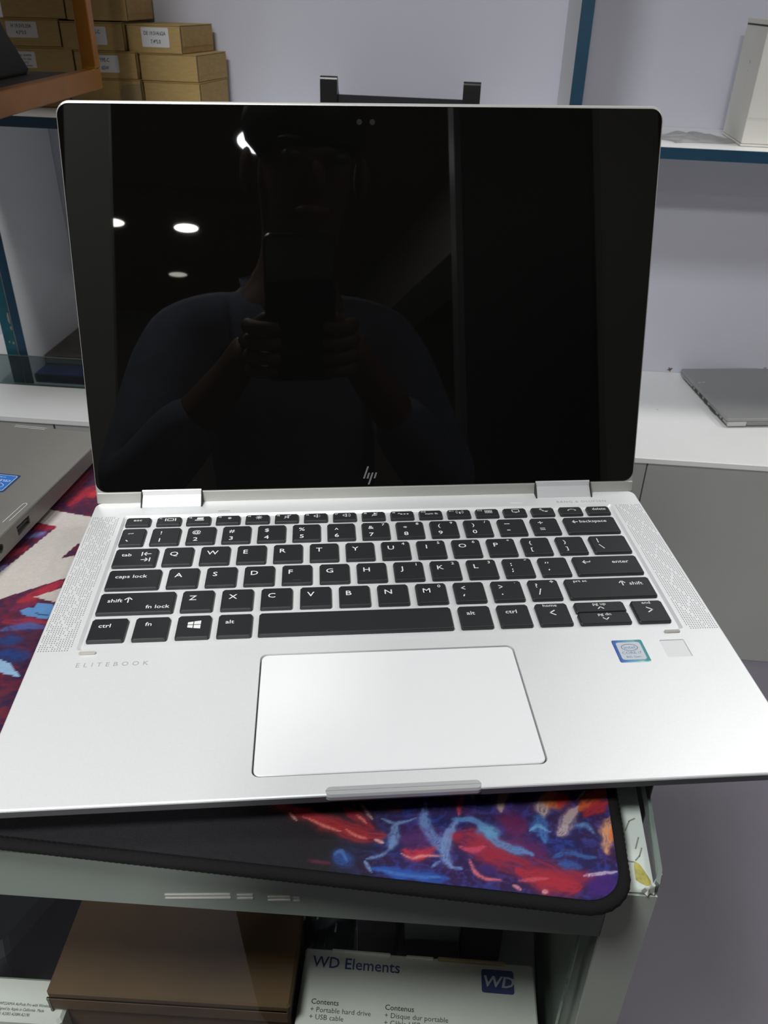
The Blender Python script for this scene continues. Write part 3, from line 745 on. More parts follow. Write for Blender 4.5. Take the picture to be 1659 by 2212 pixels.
# Q row
key(-132.6, 158.4, 21.2, 15, Lg().t('tab', 3.5, 6.8, 3.5).p([(13.6, 3.6), (13.6, 6.6)], .55).p([(14.4, 5.1), (18.0, 5.1)], .5).p([(15.8, 3.8), (14.5, 5.1), (15.8, 6.4)], .5).p([(18.0, 8.6), (18.0, 11.6)], .55).p([(13.8, 10.1), (17.2, 10.1)], .5).p([(15.8, 8.8), (17.1, 10.1), (15.8, 11.4)], .5))
for k, (c, nm) in enumerate(zip('QWERTYUIOP', ['', '', '', '', '', '', '4', '5', '6', '*'])):
    L = Lg().t(c, 3.2 if c not in 'I' else 4.6, BASE, A)
    if nm: L.t(nm, 11.4, 3.5, 2.9, 'CENTER')
    key(-108.3 + 18.43 * k, 158.5, 14.75, 15, L)
key(76.0, 158.5, 14.75, 15, Lg().t('{', 3.6, 6.2, 3.9).t('[', 3.6, 12.0, 3.9))
key(94.4, 158.5, 14.75, 15, Lg().t('}', 3.6, 6.2, 3.9).t(']', 3.6, 12.0, 3.9))
key(112.5, 158.5, 19.6, 15, Lg().p([(4.0, 2.6), (4.0, 6.2)], .5).p([(3.8, 8.2), (5.6, 11.6)], .5))
# A row
key(-132.2, 140.0, 25.2, 15, Lg().t('caps lock', 3.6, 6.8, 3.6))
for k, (c, nm) in enumerate(zip('ASDFGHJKL', ['', '', '', '', '', '', '1', '2', '3'])):
    L = Lg().t(c, 3.2, BASE, A)
    if nm: L.t(nm, 11.4, 3.6, 2.9, 'CENTER')
    o = key(-103.4 + 18.43 * k, 140.1, 14.75, 15, L)
    if c in 'FJ': MB().bbox(.0050, -.0128, .0004, .0094, -.0122, .00075, .0001).build('homing_bar', 'key', o)
key(62.4, 140.1, 14.75, 15, Lg().p([(4.0, 4.2), (4.0, 4.6)], .6).p([(4.0, 5.8), (4.0, 6.2)], .6).p([(4.0, 9.0), (4.0, 9.4)], .6).p([(4.0, 10.6), (3.7, 11.3)], .6).p([(11.4, 1.7), (12.2, 1.6)], .45))
key(80.7, 140.1, 14.75, 15, Lg().p([(3.5, 4.2), (3.3, 5.0)], .5).p([(4.7, 4.2), (4.5, 5.0)], .5).p([(4.1, 10.2), (3.9, 10.8)], .6))
key(98.6, 140.1, 33.4, 15, Lg().p([(4.4, 5.0), (8.4, 5.0), (8.4, 4.2)], .5).p([(5.8, 3.8), (4.5, 5.0), (5.8, 6.2)], .5).t('enter', 19.6, 6.4, 3.5))
# Z row
key(-132.4, 121.6, 34.8, 15, Lg().t('shift', 4.0, 7.2, 3.6).p([(13.4, 4.0), (13.4, 7.6)], .55).p([(11.8, 5.4), (13.4, 3.8), (15.0, 5.4)], .55).t('fn lock', 33.2, 12.4, 3.5, 'RIGHT'))
for k, (c, nm) in enumerate(zip('ZXCVBNM', ['', '', '', '', '', '', '0'])):
    L = Lg().t(c, 3.3, BASE, A)
    if nm: L.t(nm, 11.4, 3.6, 2.9, 'CENTER')
    key(-94.3 + 18.43 * k, 121.7, 14.75, 15, L)
key(34.7, 121.7, 14.75, 15, Lg().p([(5.4, 3.6), (3.6, 4.7), (5.4, 5.8)], .45).p([(4.4, 9.8), (4.0, 11.0)], .55))
key(53.1, 121.7, 14.75, 15, Lg().p([(3.6, 3.6), (5.4, 4.7), (3.6, 5.8)], .45).p([(4.3, 10.4), (4.3, 10.8)], .6).p([(11.8, 2.0), (11.8, 2.1)], .35))
key(71.4, 121.7, 14.75, 15, Lg().t('?', 3.2, 6.2, 4.4).p([(5.2, 7.4), (3.8, 11.6)], .5).p([(11.0, 1.9), (12.6, 1.9)], .5).p([(11.8, 1.1), (11.8, 2.7)], .5))
key(89.6, 121.6, 42.5, 15, Lg().t('prt sc', 4.4, 2.9, 2.6).t('shift', 31.6, 6.2, 3.5).p([(28.2, 3.0), (28.2, 6.4)], .55).p([(26.8, 4.4), (28.2, 2.9), (29.6, 4.4)], .55))
# bottom row
key(-132.3, 102.8, 16.0, 15.2, Lg().t('ctrl', 3.6, 6.4, 3.6))
key(-112.8, 102.8, 15.2, 15.2, Lg().t('fn', 4.6, 6.2, 3.6))
L = Lg()
for x0, x1, ya, yb in ((4.8, 7.2, 4.9, 4.5), (7.6, 10.6, 4.4, 3.9)):
    L.f([(x0, ya), (x1, yb), (x1, 6.5), (x0, 6.5)]).f([(x0, 6.9), (x1, 6.9), (x1, 8.9 + (x1 > 8) * .5), (x0, 8.5 + (x0 > 6) * .5)])
key(-94.0, 103.0, 14.9, 15.2, L)
key(-75.8, 103.0, 15.3, 15.2, Lg().t('alt', 3.4, 6.6, 3.5))
key(-57.5, 103.1, 88.3, 15.2)
key(34.3, 103.2, 14.8, 15.2, Lg().t('alt', 3.6, 6.4, 3.5))
key(52.5, 103.2, 14.8, 15.2, Lg().t('ctrl', 3.6, 6.4, 3.6))
key(70.8, 103.2, 15.2, 15.2, Lg().t('home', 7.0, 2.6, 2.6, 'CENTER').p([(8.3, 5.4), (6.0, 7.0), (8.3, 8.6)], .6))
key(89.5, 103.2, 23.9, 7.0, Lg().t('pg up', 12.0, 2.6, 2.6, 'CENTER').p([(10.7, 5.2), (12.0, 3.9), (13.3, 5.2)], .5))
key(89.4, 95.6, 23.9, 7.8, Lg().t('pg dn', 12.4, 2.6, 2.6, 'CENTER').p([(11.1, 4.3), (12.4, 5.6), (13.7, 4.3)], .5))
key(116.8, 103.0, 15.1, 15.2, Lg().t('end', 7.2, 2.6, 2.6, 'CENTER').p([(6.4, 5.2), (8.8, 6.9), (6.4, 8.6)], .6))

# ---------------- hinges and lid
for x0, x1 in ((-.1270, -.0950), (.0949, .1260)):
    prof = [(.1993, .0003), (.2000, .0009), (.2046, .0044), (.2056, .0066), (.2068, .0072), (.2080, .0064), (.2085, .002), (.2085, -.003), (.2055, -.0035), (.1993, -.0008)]
    hg = deck(MB().loft([[(x, y, z) for y, z in prof] for x in (x1, x0)]), 'hinge', 'chrome')
    MB().loft([[(x, y, z) for y, z in ((.1985, .00005), (.2056, .00005), (.2056, .0062), (.2050, .0062))] for x in (x1 + .0008, x1 + .0001)]).build('hinge_gap', 'dark_gap', hg)
    MB().loft([[(x, y, z) for y, z in ((.1985, .00005), (.2056, .00005), (.2056, .0062), (.2050, .0062))] for x in (x0 - .0001, x0 - .0008)]).build('hinge_gap', 'dark_gap', hg)
    MB().loft([[(x, y, z) for x in (x0 - .0002,) for y, z in circ(.2066, .0058, .0013, 10)] , [(x1 + .0002, y, z) for y, z in circ(.2066, .0058, .0013, 10)]]).build('hinge_barrel', 'chrome', hg, smooth=False)
TILT = math.radians(15.926)
def lidloop(i, r=.0068): return rr(-.15285 + i, -.0068 + i * .3, .15285 - i, .1979 - i, r - i * .6, 7)
lid = MB().loft([[(x, y, z) for x, y in lidloop(i)] for i, z in ((.0025, -.0052), (0.0003, -.0040), (0, -.0012), (.0004, -.0003), (.0010, 0.0))]).build('lid', 'silver_rim', lap, (0, .2066, .006 + DZ), (math.pi / 2 - TILT, 0, 0))
MB().loft([[(x, y, z) for x, y in rr(-.1522 + i, -.0002 + i, .1518 - i, .1963 - i, .0058, 7)] for i, z in ((0, -.0002), (0, .0003), (.0004, .0006))]).build('screen_glass', 'screen', lid)
MB().bbox(-.1524, -.0066, -.0004, .1524, -.0003, .0008, .0005).build('lower_band', 'silver_band', lid)
lg = MB()
for q in ([(-1.99, 11.69), (-1.01, 11.67), (-3.48, 4.64), (-4.43, 4.66)], [(-1.4, 7.96), (-.46, 7.94), (-1.49, 4.6), (-2.44, 4.62)], [(.62, 8.05), (1.57, 8.03), (-.76, 1.12), (-1.81, 1.14)], [(2.61, 8.07), (3.56, 8.04), (2.49, 4.7), (1.55, 4.72)]):
    lg.poly(mmf(q[::-1]), .00062)
lg.build('logo', 'logo', lid)
for x in (-4.26, 2.26):
    MB().poly(circ(x * mm, 188.9 * mm, .0014, 16), .00063).build('camera_lens', 'lens', lid)

# ================================================================ SECOND LAPTOP (left, turned round)
l2 = thing('laptop', 'silver-grey laptop turned away at the left edge, blue processor sticker on its palm rest', 'laptop', (-0.2142, 0.2528, 0.8035), (0, 0, math.radians(-3.7)))
def l2loop(i, r=.008): return rr(-.326 + i, -.226 + i, -i, -i, max(.001, r - i), 6)
TZ = .0165
b = MB().holed(l2loop(.0012), [rr(-.205, -.082, -.098, -.008, .003, 4), rr(-.306, -.205, -.020, -.098, .002, 3)], TZ, [TZ - .0006, TZ - .0012], {0: .0004})
b.loft([[(x, y, z) for x, y in l2loop(i)] for i, z in ((.0012, TZ), (.0004, TZ - .0003), (0, TZ - .0010))][::-1], False, False)
b.build('base', 'laptop_grey', l2)
# side wall with real openings for the ports
SW = [(-.2255, TZ - .001), (-.0005, TZ - .001), (-.0005, TZ - .0095), (-.2255, TZ - .0150)]
def yz(loop): return loop
usb = [(-.1062, TZ - .0036), (-.1062, TZ - .0092), (-.0938, TZ - .0085), (-.0938, TZ - .0036)]
jack = circ(-.1222, TZ - .0066, .0026, 14)
m = MB(); bmh = MB().holed(SW, [usb, jack], 0.0, [-.009, -.012])
m.add([(z, x, y) for x, y, z in bmh.v], [f for f in bmh.f])
sw = m.build('side_wall', 'laptop_grey', l2)
MB().prism([(-.0012, -.1056), (-.0075, -.1056), (-.0075, -.0944), (-.0012, -.0944)], TZ - .0070, TZ - .0055).build('usb_tongue', 'hole', l2)
MB().prism([(-.008, -.106), (-.0088, -.106), (-.0088, -.094), (-.008, -.094)], TZ - .0092, TZ - .0036).build('usb_port', 'hole', l2)
MB().loft([[(x, a, b_) for a, b_ in circ(-.1222, TZ - .0066, .00255, 14)] for x in (-.0118, -.0035)]).build('headphone_jack', 'hole', l2)
MB().loft([[(min(x, -.0128 - q), y, z) for x, y in l2loop(i)] for i, z, q in ((0.0003, TZ - .001, 0), (.0005, TZ - .0098, 0), (.006, TZ - .0150, 0))][::-1], True, False).build('underside', mat('laptop_side', (.30, .27, .25), .45, .4), l2)
for x, y in ((-.02, -.15), (-.02, -.02), (-.30, -.15), (-.30, -.02)):
    MB().prism(rr(x - .005, y - .012, x + .005, y + .012, .003), 0.0, .0030).build('rubber_foot', 'base_under', l2)
MB().loft([[(x, y, z) for x, y in rr(-.205 + i, -.082 + i, -.098 - i, -.008 - i, .0028, 4)] for i, z in ((.0006, TZ - .0005), (.0006, TZ - .0002))]).build('trackpad', 'laptop_grey', l2)
for r in range(5):
    for c in range(14):
        MB().bbox(-.304 + c * .0201, -.117 - r * .0208 - .0085, TZ - .0011, -.304 + c * .0201 + .0175, -.117 - r * .0208 + .0085, TZ + .0004, .0006).build('key', 'key', l2)
st = MB().prism(rr(-.0415, -.0800, -.0228, -.0608, .0012, 3), TZ, TZ + .00025).build('processor_sticker', 'sticker_edge', l2)
MB().prism(rr(-.0402, -.0788, -.0240, -.0620, .0010, 3), TZ + .00025, TZ + .0003).build('sticker_face', 'sticker_silver', st)
MB().prism(rr(-.0397, -.0783, -.0245, -.0625, .0009, 3), TZ + .0003, TZ + .00034).build('sticker_face', 'sticker_blue', st)
m = MB(); m.text('CELERON', 0, -.0030, .0029, 0, 'CENTER', 1.1).text('inside', 0, -.0060, .0015, 0, 'CENTER').text('intel', 0, .0024, .0036, 0, 'CENTER', 1.0)
P = circ(0, .0036, .0056, 22, .0030); m.stroke(P[:17], .0004, 0)
m.build('lettering', 'paper', st, loc=(-.0321, -.0703, TZ + .00037), rot=(0, 0, math.pi))
m = MB()
for q in (0, .0006): m.stroke([(-.062 + q, -.0012 - q * 3.2), (-.040 - q, -.0012 - q * 3.2)], .0003, TZ + .00005)
m.build('front_lines', 'paper', l2)  # thin pale lines near the front edge
m = MB(); m.stroke([(-.0055, -.0905), (-.0052, -.0885), (-.0040, -.0880), (-.0030, -.0890)], .0003, TZ + .00006).stroke([(-.0055, -.0905), (-.0060, -.108)], .00025, TZ + .00006).stroke([(-.003, -.089), (-.0034, -.106)], .00025, TZ + .00006)
m.build('indicator_window', 'paper', l2)
MB().loft([[(x, y, z) for x, y in rr(-.326, 0.0, 0, .215, .007, 5)] for z in (-.006, 0)]).build('lid', 'laptop_grey', l2, (0, -.2255, TZ + .006), (math.radians(105), 0, 0))

# ================================================================ LAPTOP ON THE WORKTOP (closed)
l3 = thing('laptop', 'closed silver laptop lying on the white worktop at the right', 'laptop', (0.4785, 1.1790, 0.418), (0, 0, math.radians(9.5)))
TL = .0185
def l3l(x0, y0, x1, y1, i, r=.006): return rr(x0 + i, y0 + i, x1 - i, y1 - i, max(.001, r - i * .6), 5)
MB().loft([[(x, y, z) for x, y in l3l(.0005, 0, .3250, .2290, i)] for i, z in ((.012, .0012), (.004, .0030), (0, .0072), (0, .0118))]).build('base', 'laptop_grey2', l3)
MB().loft([[(x, y, z) for x, y in l3l(0, -.0005, .3255, .2295, i)] for i, z in ((.0006, .0122), (0, .0128), (0, TL - .0012), (.0008, TL - .0003), (.002, TL))]).build('lid', 'laptop_grey2', l3)
MB().loft([[(x, y, z) for x, y in l3l(.002, .0015, .3235, .2275, 0)] for z in (.0115, .0125)]).build('lid_gap', 'dark_gap', l3)
for x0, x1 in ((.0025, .036), (.289, .323)):
    MB().bbox(x0, -.0012, .0040, x1, .003, .0117, .0004).build('hinge_cover', 'laptop_light', l3)
MB().bbox(.038, -.0006, .0050, .287, .003, .0112, .0004).build('rear_edge', mat('rear_grey', (.25, .26, .27), .4, .3), l3)
for nm, y0, y1, z0, z1 in (('lock_slot', .018, .0215, .0070, .0105), ('port', .031, .037, .0078, .0100), ('network_port', .048, .078, .0052, .0088), ('usb_port', .088, .104, .0062, .0112), ('display_port', .113, .127, .0068, .0112), ('usb_port', .136, .149, .0068, .0110), ('audio_port', .158, .1612, .0072, .0104)):
    MB().box(-.0003, y0, z0, .004, y1, z1).build(nm, 'hole', l3)
m = MB()
for q in ((.0065, .1545, .011, .1575), (.0085, .159, .0150, .1610), (.0160, .1575, .0210, .1590), (.018, .160, .023, .1615)): m.stroke([(q[0], q[1]), (q[2], q[3])], .0012, TL + .0001)
m.build('price_sticker', 'paper', l3)
for x in (.03, .30):
    for y in (.02, .20): MB().prism(circ(x, y, .006, 10), 0, .0022).build('rubber_foot', 'dark_gap', l3)

# ================================================================ BOOKS BEHIND THE LOW GLASS, left under the shelf
bk = thing('book', 'flat blue covered folder under the brown one, left below the shelf', 'book', (-0.8035, 1.193, 0.4182), (0, 0, 0))
MB().bbox(0, 0, .0155, .25, .175, .0180, .0006).build('cover', 'book_blue', bk)
MB().bbox(.001, .0015, .0022, .248, .174, .0155, .0006).build('page_block', 'page_dark', bk)
MB().bbox(0, 0, 0, .25, .175, .0022, .0006).build('cover', 'book_blue', bk)
bk = thing('book', 'brown-grey flat book on top of the blue folder, left below the shelf', 'book', (-0.8030, 1.240, 0.4364), (0, 0, 0))
MB().bbox(0, 0, .0155, .25, .172, .0185, .0006).build('cover', 'book_brown', bk)
MB().bbox(.001, .0012, .0022, .248, .171, .0155, .0006).build('page_block', 'page_grey', bk)
MB().bbox(0, 0, 0, .25, .172, .0022, .0006).build('cover', 'book_brown', bk)
gs = thing('glass_strip', 'low smoked glass pane standing on edge on the worktop below the left shelf', 'glass pane', (-0.66, 1.178, 0.4181))
MB().box(-.21, -.002, 0, .21, .002, .0585).build('pane', 'glass_smoke', gs)
MB().box(-.21, -.0021, .0585, .21, .0021, .0590).build('polished_edge', mat('glass_rim', (.10, .13, .12), .2), gs)

# ================================================================ CARDBOARD BOXES on the shelf
def carton(name_label, x0, z0, x1, z1, y0, dep, yaw=0.0, label=None, lid_dir=1, tongue=False, sag=0.0):
    t = thing('cardboard_box', name_label, 'box', (x1, y0, z0), (0, sag, math.radians(yaw)), 'brown adapter boxes stacked on the shelf')
    wd, h = x1 - x0, z1 - z0
    MB().bbox(-wd, 0, 0, 0, dep, h - .0016, .0012).build('box_body', 'card', t)
    MB().bbox(-wd - .0004, -.0005, h - .0015, .0004, dep, h - .0001, .0004).build('lid_flap', 'card', t)
    MB().loft([[(x, y, z) for y, z in ((.006, h - .0022), (dep - .006, h - .0022), (dep - .010, .010), (.010, .010))] for x in (-.0002, .0005)]).build('tuck_flap', 'card', t)
    MB().box(-.0003, .0006, .0015, .0004, .0016, h - .003).build('slit', 'dark_gap', t)
    if label:
        lx0, lz0, lx1, lz1, rows = label
        s = MB(); lp = rr(lx0, lz0, lx1, lz1, .0018, 4)
        s.loft([[(x, y, z) for x, z in lp] for y in (-.0001, -.0006)])
        lo = s.build('label', 'paper', t)
        m = MB()
        for txt, cx, cz, sz in rows: m.text(txt, cx, cz, sz, 0, 'CENTER', .82, .014)
        m.build('lettering', 'ink', lo, loc=(0, -.0007, 0), rot=(math.pi / 2, 0, 0))
    if tongue:
        lp = [(-.036, .0085), (-.036, .030), (-.031, .0365), (-.024, .0385), (-.0005, .0405), (-.0005, .0015), (-.030, .0015)]
        MB().loft([[(x, y, z) for x, z in lp] for y in (-.0003, -.0012)]).build('tongue_flap', 'card_in', t)
    return t
YB0 = 1.300
DL = (-.0665, .0085, -.0095, .0335)
carton('plain brown box lowest in the left column, mostly behind the copper bar', -.794, zshelf(-.742) + .0008, -.691, .9365, YB0, .122, 0)
carton('brown box with a small-print white label, second lowest of the left column', -.779, .9365, -.6745, .9765, YB0, .122, 0,
       (-.0990, .0085, -.0655, .0325, [('AC ADAPTER', -.082, .0255, .0042), ('19V 3.42A', -.080, .0200, .0042), ('5.5*2.5', -.083, .0150, .0040), ('100-240V', -.078, .0105, .0034)]))
carton('brown box labelled H 19.5V3.33A 4.5*3.0 in the left column', -.797, .9766, -.691, 1.0172, YB0, .122, 0,
       (-.0905, .0125, -.0375, .0355, [('H 19.5V3.33A', -.064, .0268, .0075), ('4.5*3.0', -.066, .0175, .0075)]))
carton('plain brown box on top of the left column, its label side hidden', -.784, 1.0174, -.676, 1.058, YB0, .122, 0)
carton('brown box with a rounded tongue flap at the bottom of the middle column', -.6893, zshelf(-.626) + .0008, -.5640, .9318, YB0, .122, 0, None, 1, True)
carton('brown box labelled TYPE-C 65W in the middle column behind the copper post', -.6722, .9320, -.5668, .9728, YB0, .122, 0,
       (-.0890, .0095, -.0300, .0345, [('LE TYPE-C', -.0595, .0250, .0078), ('65W', -.0540, .0135, .0078)]))
carton('brown box whose white label is half hidden by the copper post, middle column', -.6888, .9730, -.5830, 1.0142, YB0, .122, 0,
       (-.0745, .0085, -.0285, .0345, [('LE TYPE-C', -.0525, .0245, .0076)]))
carton('plain brown box on top of the middle column, touching the frame top', -.6740, 1.0160, -.5720, 1.058, YB0, .122, 0)
carton('plain brown box at the bottom of the right column, beside the tongue flap', -.5608, zshelf(-.51) + .0010, -.4595, .9300, 1.291, .12, -7)
carton('plain light-brown box in the middle of the right column', -.5640, .9302, -.4610, .9708, 1.292, .12, -8)
carton('brown box labelled DE 19.5V4.62A, topmost of the right column', -.5805, .9710, -.4840, 1.0120, 1.292, .12, -9,
       (-.0700, .0090, -.0210, .0370, [('DE 19.5V4.62A', -.0455, .0262, .0077), ('7.4*5.0', -.0450, .0145, .0077)]))

# ================================================================ COPPER HANGING RACK
rk = thing('hanging_rack', 'copper coloured open frame with a dark tray, hanging at the upper left before the boxes', 'rack', (-0.548, 0.95, 0.935), (0, 0, math.radians(4.5)))
bar = lambda *a: MB().bbox(*a, .0012)
BW = .018
ca_ = bar(-.008, -.22, 0, .010, .165, .0265).build('frame_bar', 'copper', rk)
bar(-.258, -.22, 0, -.240, .165, .0265).build('frame_bar', 'copper', rk)
bar(-.2398, .150, 0, -.0082, .1648, .020).build('frame_bar', 'copper', rk)
bar(-.2398, -.22, 0, -.0082, -.202, .0265).build('frame_bar', 'copper', rk)
bar(-.0102, .1440, .0268, .0103, .1655, ZC - .935).build('corner_post', 'copper', rk)
bar(-.260, .1440, .0268, -.240, .1655, ZC - .935).build('corner_post', 'copper', rk)
bar(-.0102, -.22, .0268, .0103, -.199, ZC - .935).build('corner_post', 'copper', rk)
bar(-.260, -.22, .0268, -.240, -.199, ZC - .935).build('corner_post', 'copper', rk)
MB().bbox(-.0106, .1428, .0266, .0104, .1441, .0300, .0004).build('corner_glint', 'brass_glint', rk)  # bright strip standing for the golden glint at the inner corner
MB().bbox(-.2396, -.2015, .010, -.0085, .149, .0215, .0008).build('tray', 'tray_dark', rk)
MB().bbox(-.2396, -.1985, .365, -.0105, .1435, .3765, .0008).build('tray', 'tray_dark', rk)  # unseen upper tray added to shade the boxes behind
MB().bbox(-.259, -.2215, .0272, -.0095, -.2202, .38, .0004).build('shade_board', 'tray_dark', rk)  # unseen board added to keep light off the left boxes
bg = thing('bag', 'black cloth bag with a slanting side standing in the copper rack', 'bag', (-0.672, 0.985, 0.9568), (0, 0, math.radians(4.5)))
MB().loft([[(x, y, z) for x, y in rr(-.108 + i, -.07 + j, .052 - k, .07 - j, .02, 5)] for i, j, k, z in ((.004, .004, .003, 0), (0, 0, 0, .006), (.004, .004, .020, .05), (.010, .012, .040, .11), (.02, .03, .06, .135))]).build('bag_body', 'bag_black', bg, smooth=True)
MB().tube([(-.075, 0, .132), (-.07, 0, .165), (-.045, 0, .178), (-.015, 0, .165), (-.01, 0, .132)], .005, 8).build('handle', 'bag_black', bg, smooth=True)

# ================================================================ BLACK LAPTOP STAND on the shelf
ls = thing('laptop_stand', 'black folding laptop stand with two hooked front stops on the shelf', 'laptop stand', (-0.122, 1.25, zshelf(-.122) + .0017), (0, math.radians(.72), 0))
MB().bbox(-.125, 0, 0, .122, .15, .006, .001).build('base_plate', 'black_plastic', ls)
MB().bbox(-.1265, .002, .0225, .1255, .006, .0434, .0008).build('front_lip', 'bag_black', ls)
MB().bbox(-.126, .0062, .0225, .124, .15, .0275, .0012).build('top_plate', 'bag_black', ls)
for x in (-.10, .09):
    MB().loft([[(xx, y, z) for y, z in ((.03, .006), (.045, .006), (.085, .0225), (.07, .0225))] for xx in (x + .012, x)]).build('support_arm', 'black_plastic', ls)
for x0 in (-.1275, .0985):
    prof = [(.012, .0205), (-.004, .0205), (-.006, .030), (-.006, .058)] + [(-.001 + .005 * math.cos(math.radians(a)), .0635 + .006 * math.sin(math.radians(a))) for a in range(190, -10, -25)] + [(.010, .050), (.034, .0272)]
    MB().loft([[(xx, y, z) for y, z in prof] for xx in (x0 + .0272, x0)]).build('hook_stop', 'black_plastic', ls)

# ================================================================ WHITE BOX AND PLASTIC BAG on the shelf at the right
wb = thing('white_box', 'tall off-white carton standing on the shelf at the right edge', 'box', (0.409, 1.231, zshelf(.47) + .0013), (0, math.radians(.7), math.radians(-1.5)))
MB().bbox(0, 0, .0035, .118, .134, .160, .0008).build('box_body', 'offwhite_card', wb)
MB().bbox(-.0008, -.0008, 0, .1188, .1348, .0030, .0006).build('base_lip', 'offwhite_card', wb)
MB().loft([[(x, y, z) for x, z in ((.0014, .0395), (.117, .0395), (.117, .1585), (.0014, .1585))] for y in (0, -.0005)]).build('sleeve', 'offwhite_card', wb)
MB().bbox(-.0006, .006, .1602, .1186, .134, .1680, .001).build('lid_flap', 'offwhite_card', wb)
MB().box(-.0003, .004, .1585, .10, .130, .1602).build('lid_gap', 'dark_gap', wb)
m = MB()
for yy, zz, a, c in ((.062, .111, .0026, .0042), (.0615, .104, .001, .001), (.062, .0985, .002, .002), (.0612, .090, .0008, .0008), (.0615, .0865, .0009, .001), (.062, .076, .0005, .0035)):
    o = len(m.v); m.v += [(-.0002, yy - a / 2, zz - c / 2), (-.0002, yy - a / 2, zz + c / 2), (-.0002, yy + a / 2, zz + c / 2), (-.0002, yy + a / 2, zz - c / 2)]; m.f.append((o, o + 3, o + 2, o + 1)); m.f.append((o, o + 1, o + 2, o + 3))
m.build('lettering', 'grey_print', wb)

def crumple(nx, ny, sx, sy, h, seed, edge=True):
    rg = random.Random(seed); m = MB()
    ph = [(rg.uniform(20, 90), rg.uniform(-60, 60), rg.uniform(0, 6)) for _ in range(7)]
    for j in range(ny + 1):
        for i in range(nx + 1):
            u, v = i / nx, j / ny
            x, y = (u - .5) * sx, (v - .5) * sy
            z = sum(abs(math.sin(a * x + b * y + c)) for a, b, c in ph) / 7
            fall = min(1, 4 * min(u, 1 - u, v, 1 - v))
            m.v.append((x * (1 + .08 * math.sin(9 * v + seed)), y * (1 + .1 * math.sin(7 * u + seed)), .0004 + h * fall * z ** 2.0))
    for j in range(ny):
        for i in range(nx):
            a = j * (nx + 1) + i
            m.f.append((a, a + 1, a + nx + 2, a + nx + 1))
    return m
pb = crumple(60, 40, .115, .085, .014, 3).build('plastic_bag', 'film', None, (.352, 1.288, zshelf(.352) + .0004), (0, math.radians(.72), .3), smooth=False)
tag(pb, 'crumpled clear plastic bag lying on the shelf beside the white carton', 'plastic bag')

# ================================================================ INSIDE THE COUNTER
SH = .5942
bx = thing('cardboard_box', 'dark brown carton inside the display counter, left of the hard drive box', 'box', (-.0495, -.0005, SH), (0, 0, math.radians(3.4)))
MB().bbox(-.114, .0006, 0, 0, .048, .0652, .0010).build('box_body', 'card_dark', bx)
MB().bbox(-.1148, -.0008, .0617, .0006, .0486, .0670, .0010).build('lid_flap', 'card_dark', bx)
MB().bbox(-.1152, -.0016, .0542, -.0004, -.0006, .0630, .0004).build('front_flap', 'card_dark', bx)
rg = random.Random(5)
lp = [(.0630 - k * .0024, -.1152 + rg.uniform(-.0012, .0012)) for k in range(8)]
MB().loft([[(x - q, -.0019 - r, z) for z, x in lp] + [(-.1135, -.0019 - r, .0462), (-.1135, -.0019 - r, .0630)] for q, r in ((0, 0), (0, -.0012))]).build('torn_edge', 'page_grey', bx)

wd = thing('drive_box', 'white portable hard drive carton with blue lettering inside the display counter', 'box', (.0080, -.0005, SH), (0, 0, math.radians(2.2)))
MB().bbox(-.0555, 0, 0, .0605, .0395, .0508, .0008).build('box_body', 'wd_white', wd)
for x0, x1, h in ((-.042, -.012, .0012), (-.004, .010, .0008), (.0120, .0460, .0016)):
    MB().bbox(x0, .0376, .0500, x1, .0392, .0500 + .0012 + h, .0004).build('tuck_flap', 'wd_white' if x0 < 0.012 else 'card_in', wd)
m = MB().text('WD Elements', -.0512, .0300, .0079, .05085, 'LEFT', .98, .012)
m.build('lettering', 'wd_blue', wd)
m = MB().text('Contents', -.0490, .0120, .0036, .05085, 'LEFT', 1.0, .01).text('Contenus', -.0130, .0120, .0036, .05085, 'LEFT', 1.0, .01)
m.text('+ Portable hard drive', -.0490, .0084, .0034, .05085, 'LEFT', 1.0).text('+ Disque dur portable', -.0130, .0084, .0034, .05085, 'LEFT', 1.0)
m.text('+ Câble USB', -.0130, .0050, .0034, .05085, 'LEFT', 1.0).text('+ USB cable', -.0490, .0050, .0034, .05085, 'LEFT', 1.0)
m.build('lettering', 'ink', wd)
lo = MB().prism(rr(.0340, .0240, .0500, .0355, .0012, 4), .0508, .0510).build('logo_plate', 'wd_blue', wd)
m = MB().text('WD', .0419, .0270, .0076, .0511, 'CENTER', 1.15, .02)
m.v = [(x + (y - .0270) * .22, y, z) for x, y, z in m.v]
m.build('lettering', 'sticker_silver', lo)

ab = thing('earphone_box', 'small white carton with fine print at the lower left inside the counter', 'box', (-.1655, -.0145, SH), (0, 0, math.radians(3.4)))
MB().bbox(-.09, 0, 0, .0085, .0205, .052, .0015).build('box_body', 'wd_white', ab)
m = MB()
for k, tx in enumerate(('MWP22AM/A AirPods Pro with Wireless', 'Designed by Apple in California  Made', 'Model: A2083 A2084 A2190')):
    m.text(tx, -.0255, .0068 - k * .0023, .0020, .0521, 'LEFT', .78)
for k, tx in enumerate(('or the', 'cell')): m.text(tx, -.0385, .0075 - k * .003, .0019, .0521, 'LEFT', .8)
m.build('lettering', 'ink', ab)

bc = thing('adapter_case', 'black slanted case behind the brown carton inside the counter', 'case', (-.207, .066, SH), (0, 0, math.radians(-18)))
MB().loft([[(x, y, z) for x, y in rr(-.03 + i, -.055 + i, .03 - i, .055 - i, .008, 4)] for i, z in ((.002, 0), (0, .004), (0, .060), (.004, .066))]).build('case_body', 'dark_item', bc)
MB().tube([(-.02, -.05, .067), (0, -.058, .069), (.02, -.05, .067)], .002, 6).build('handle', 'dark_item', bc)

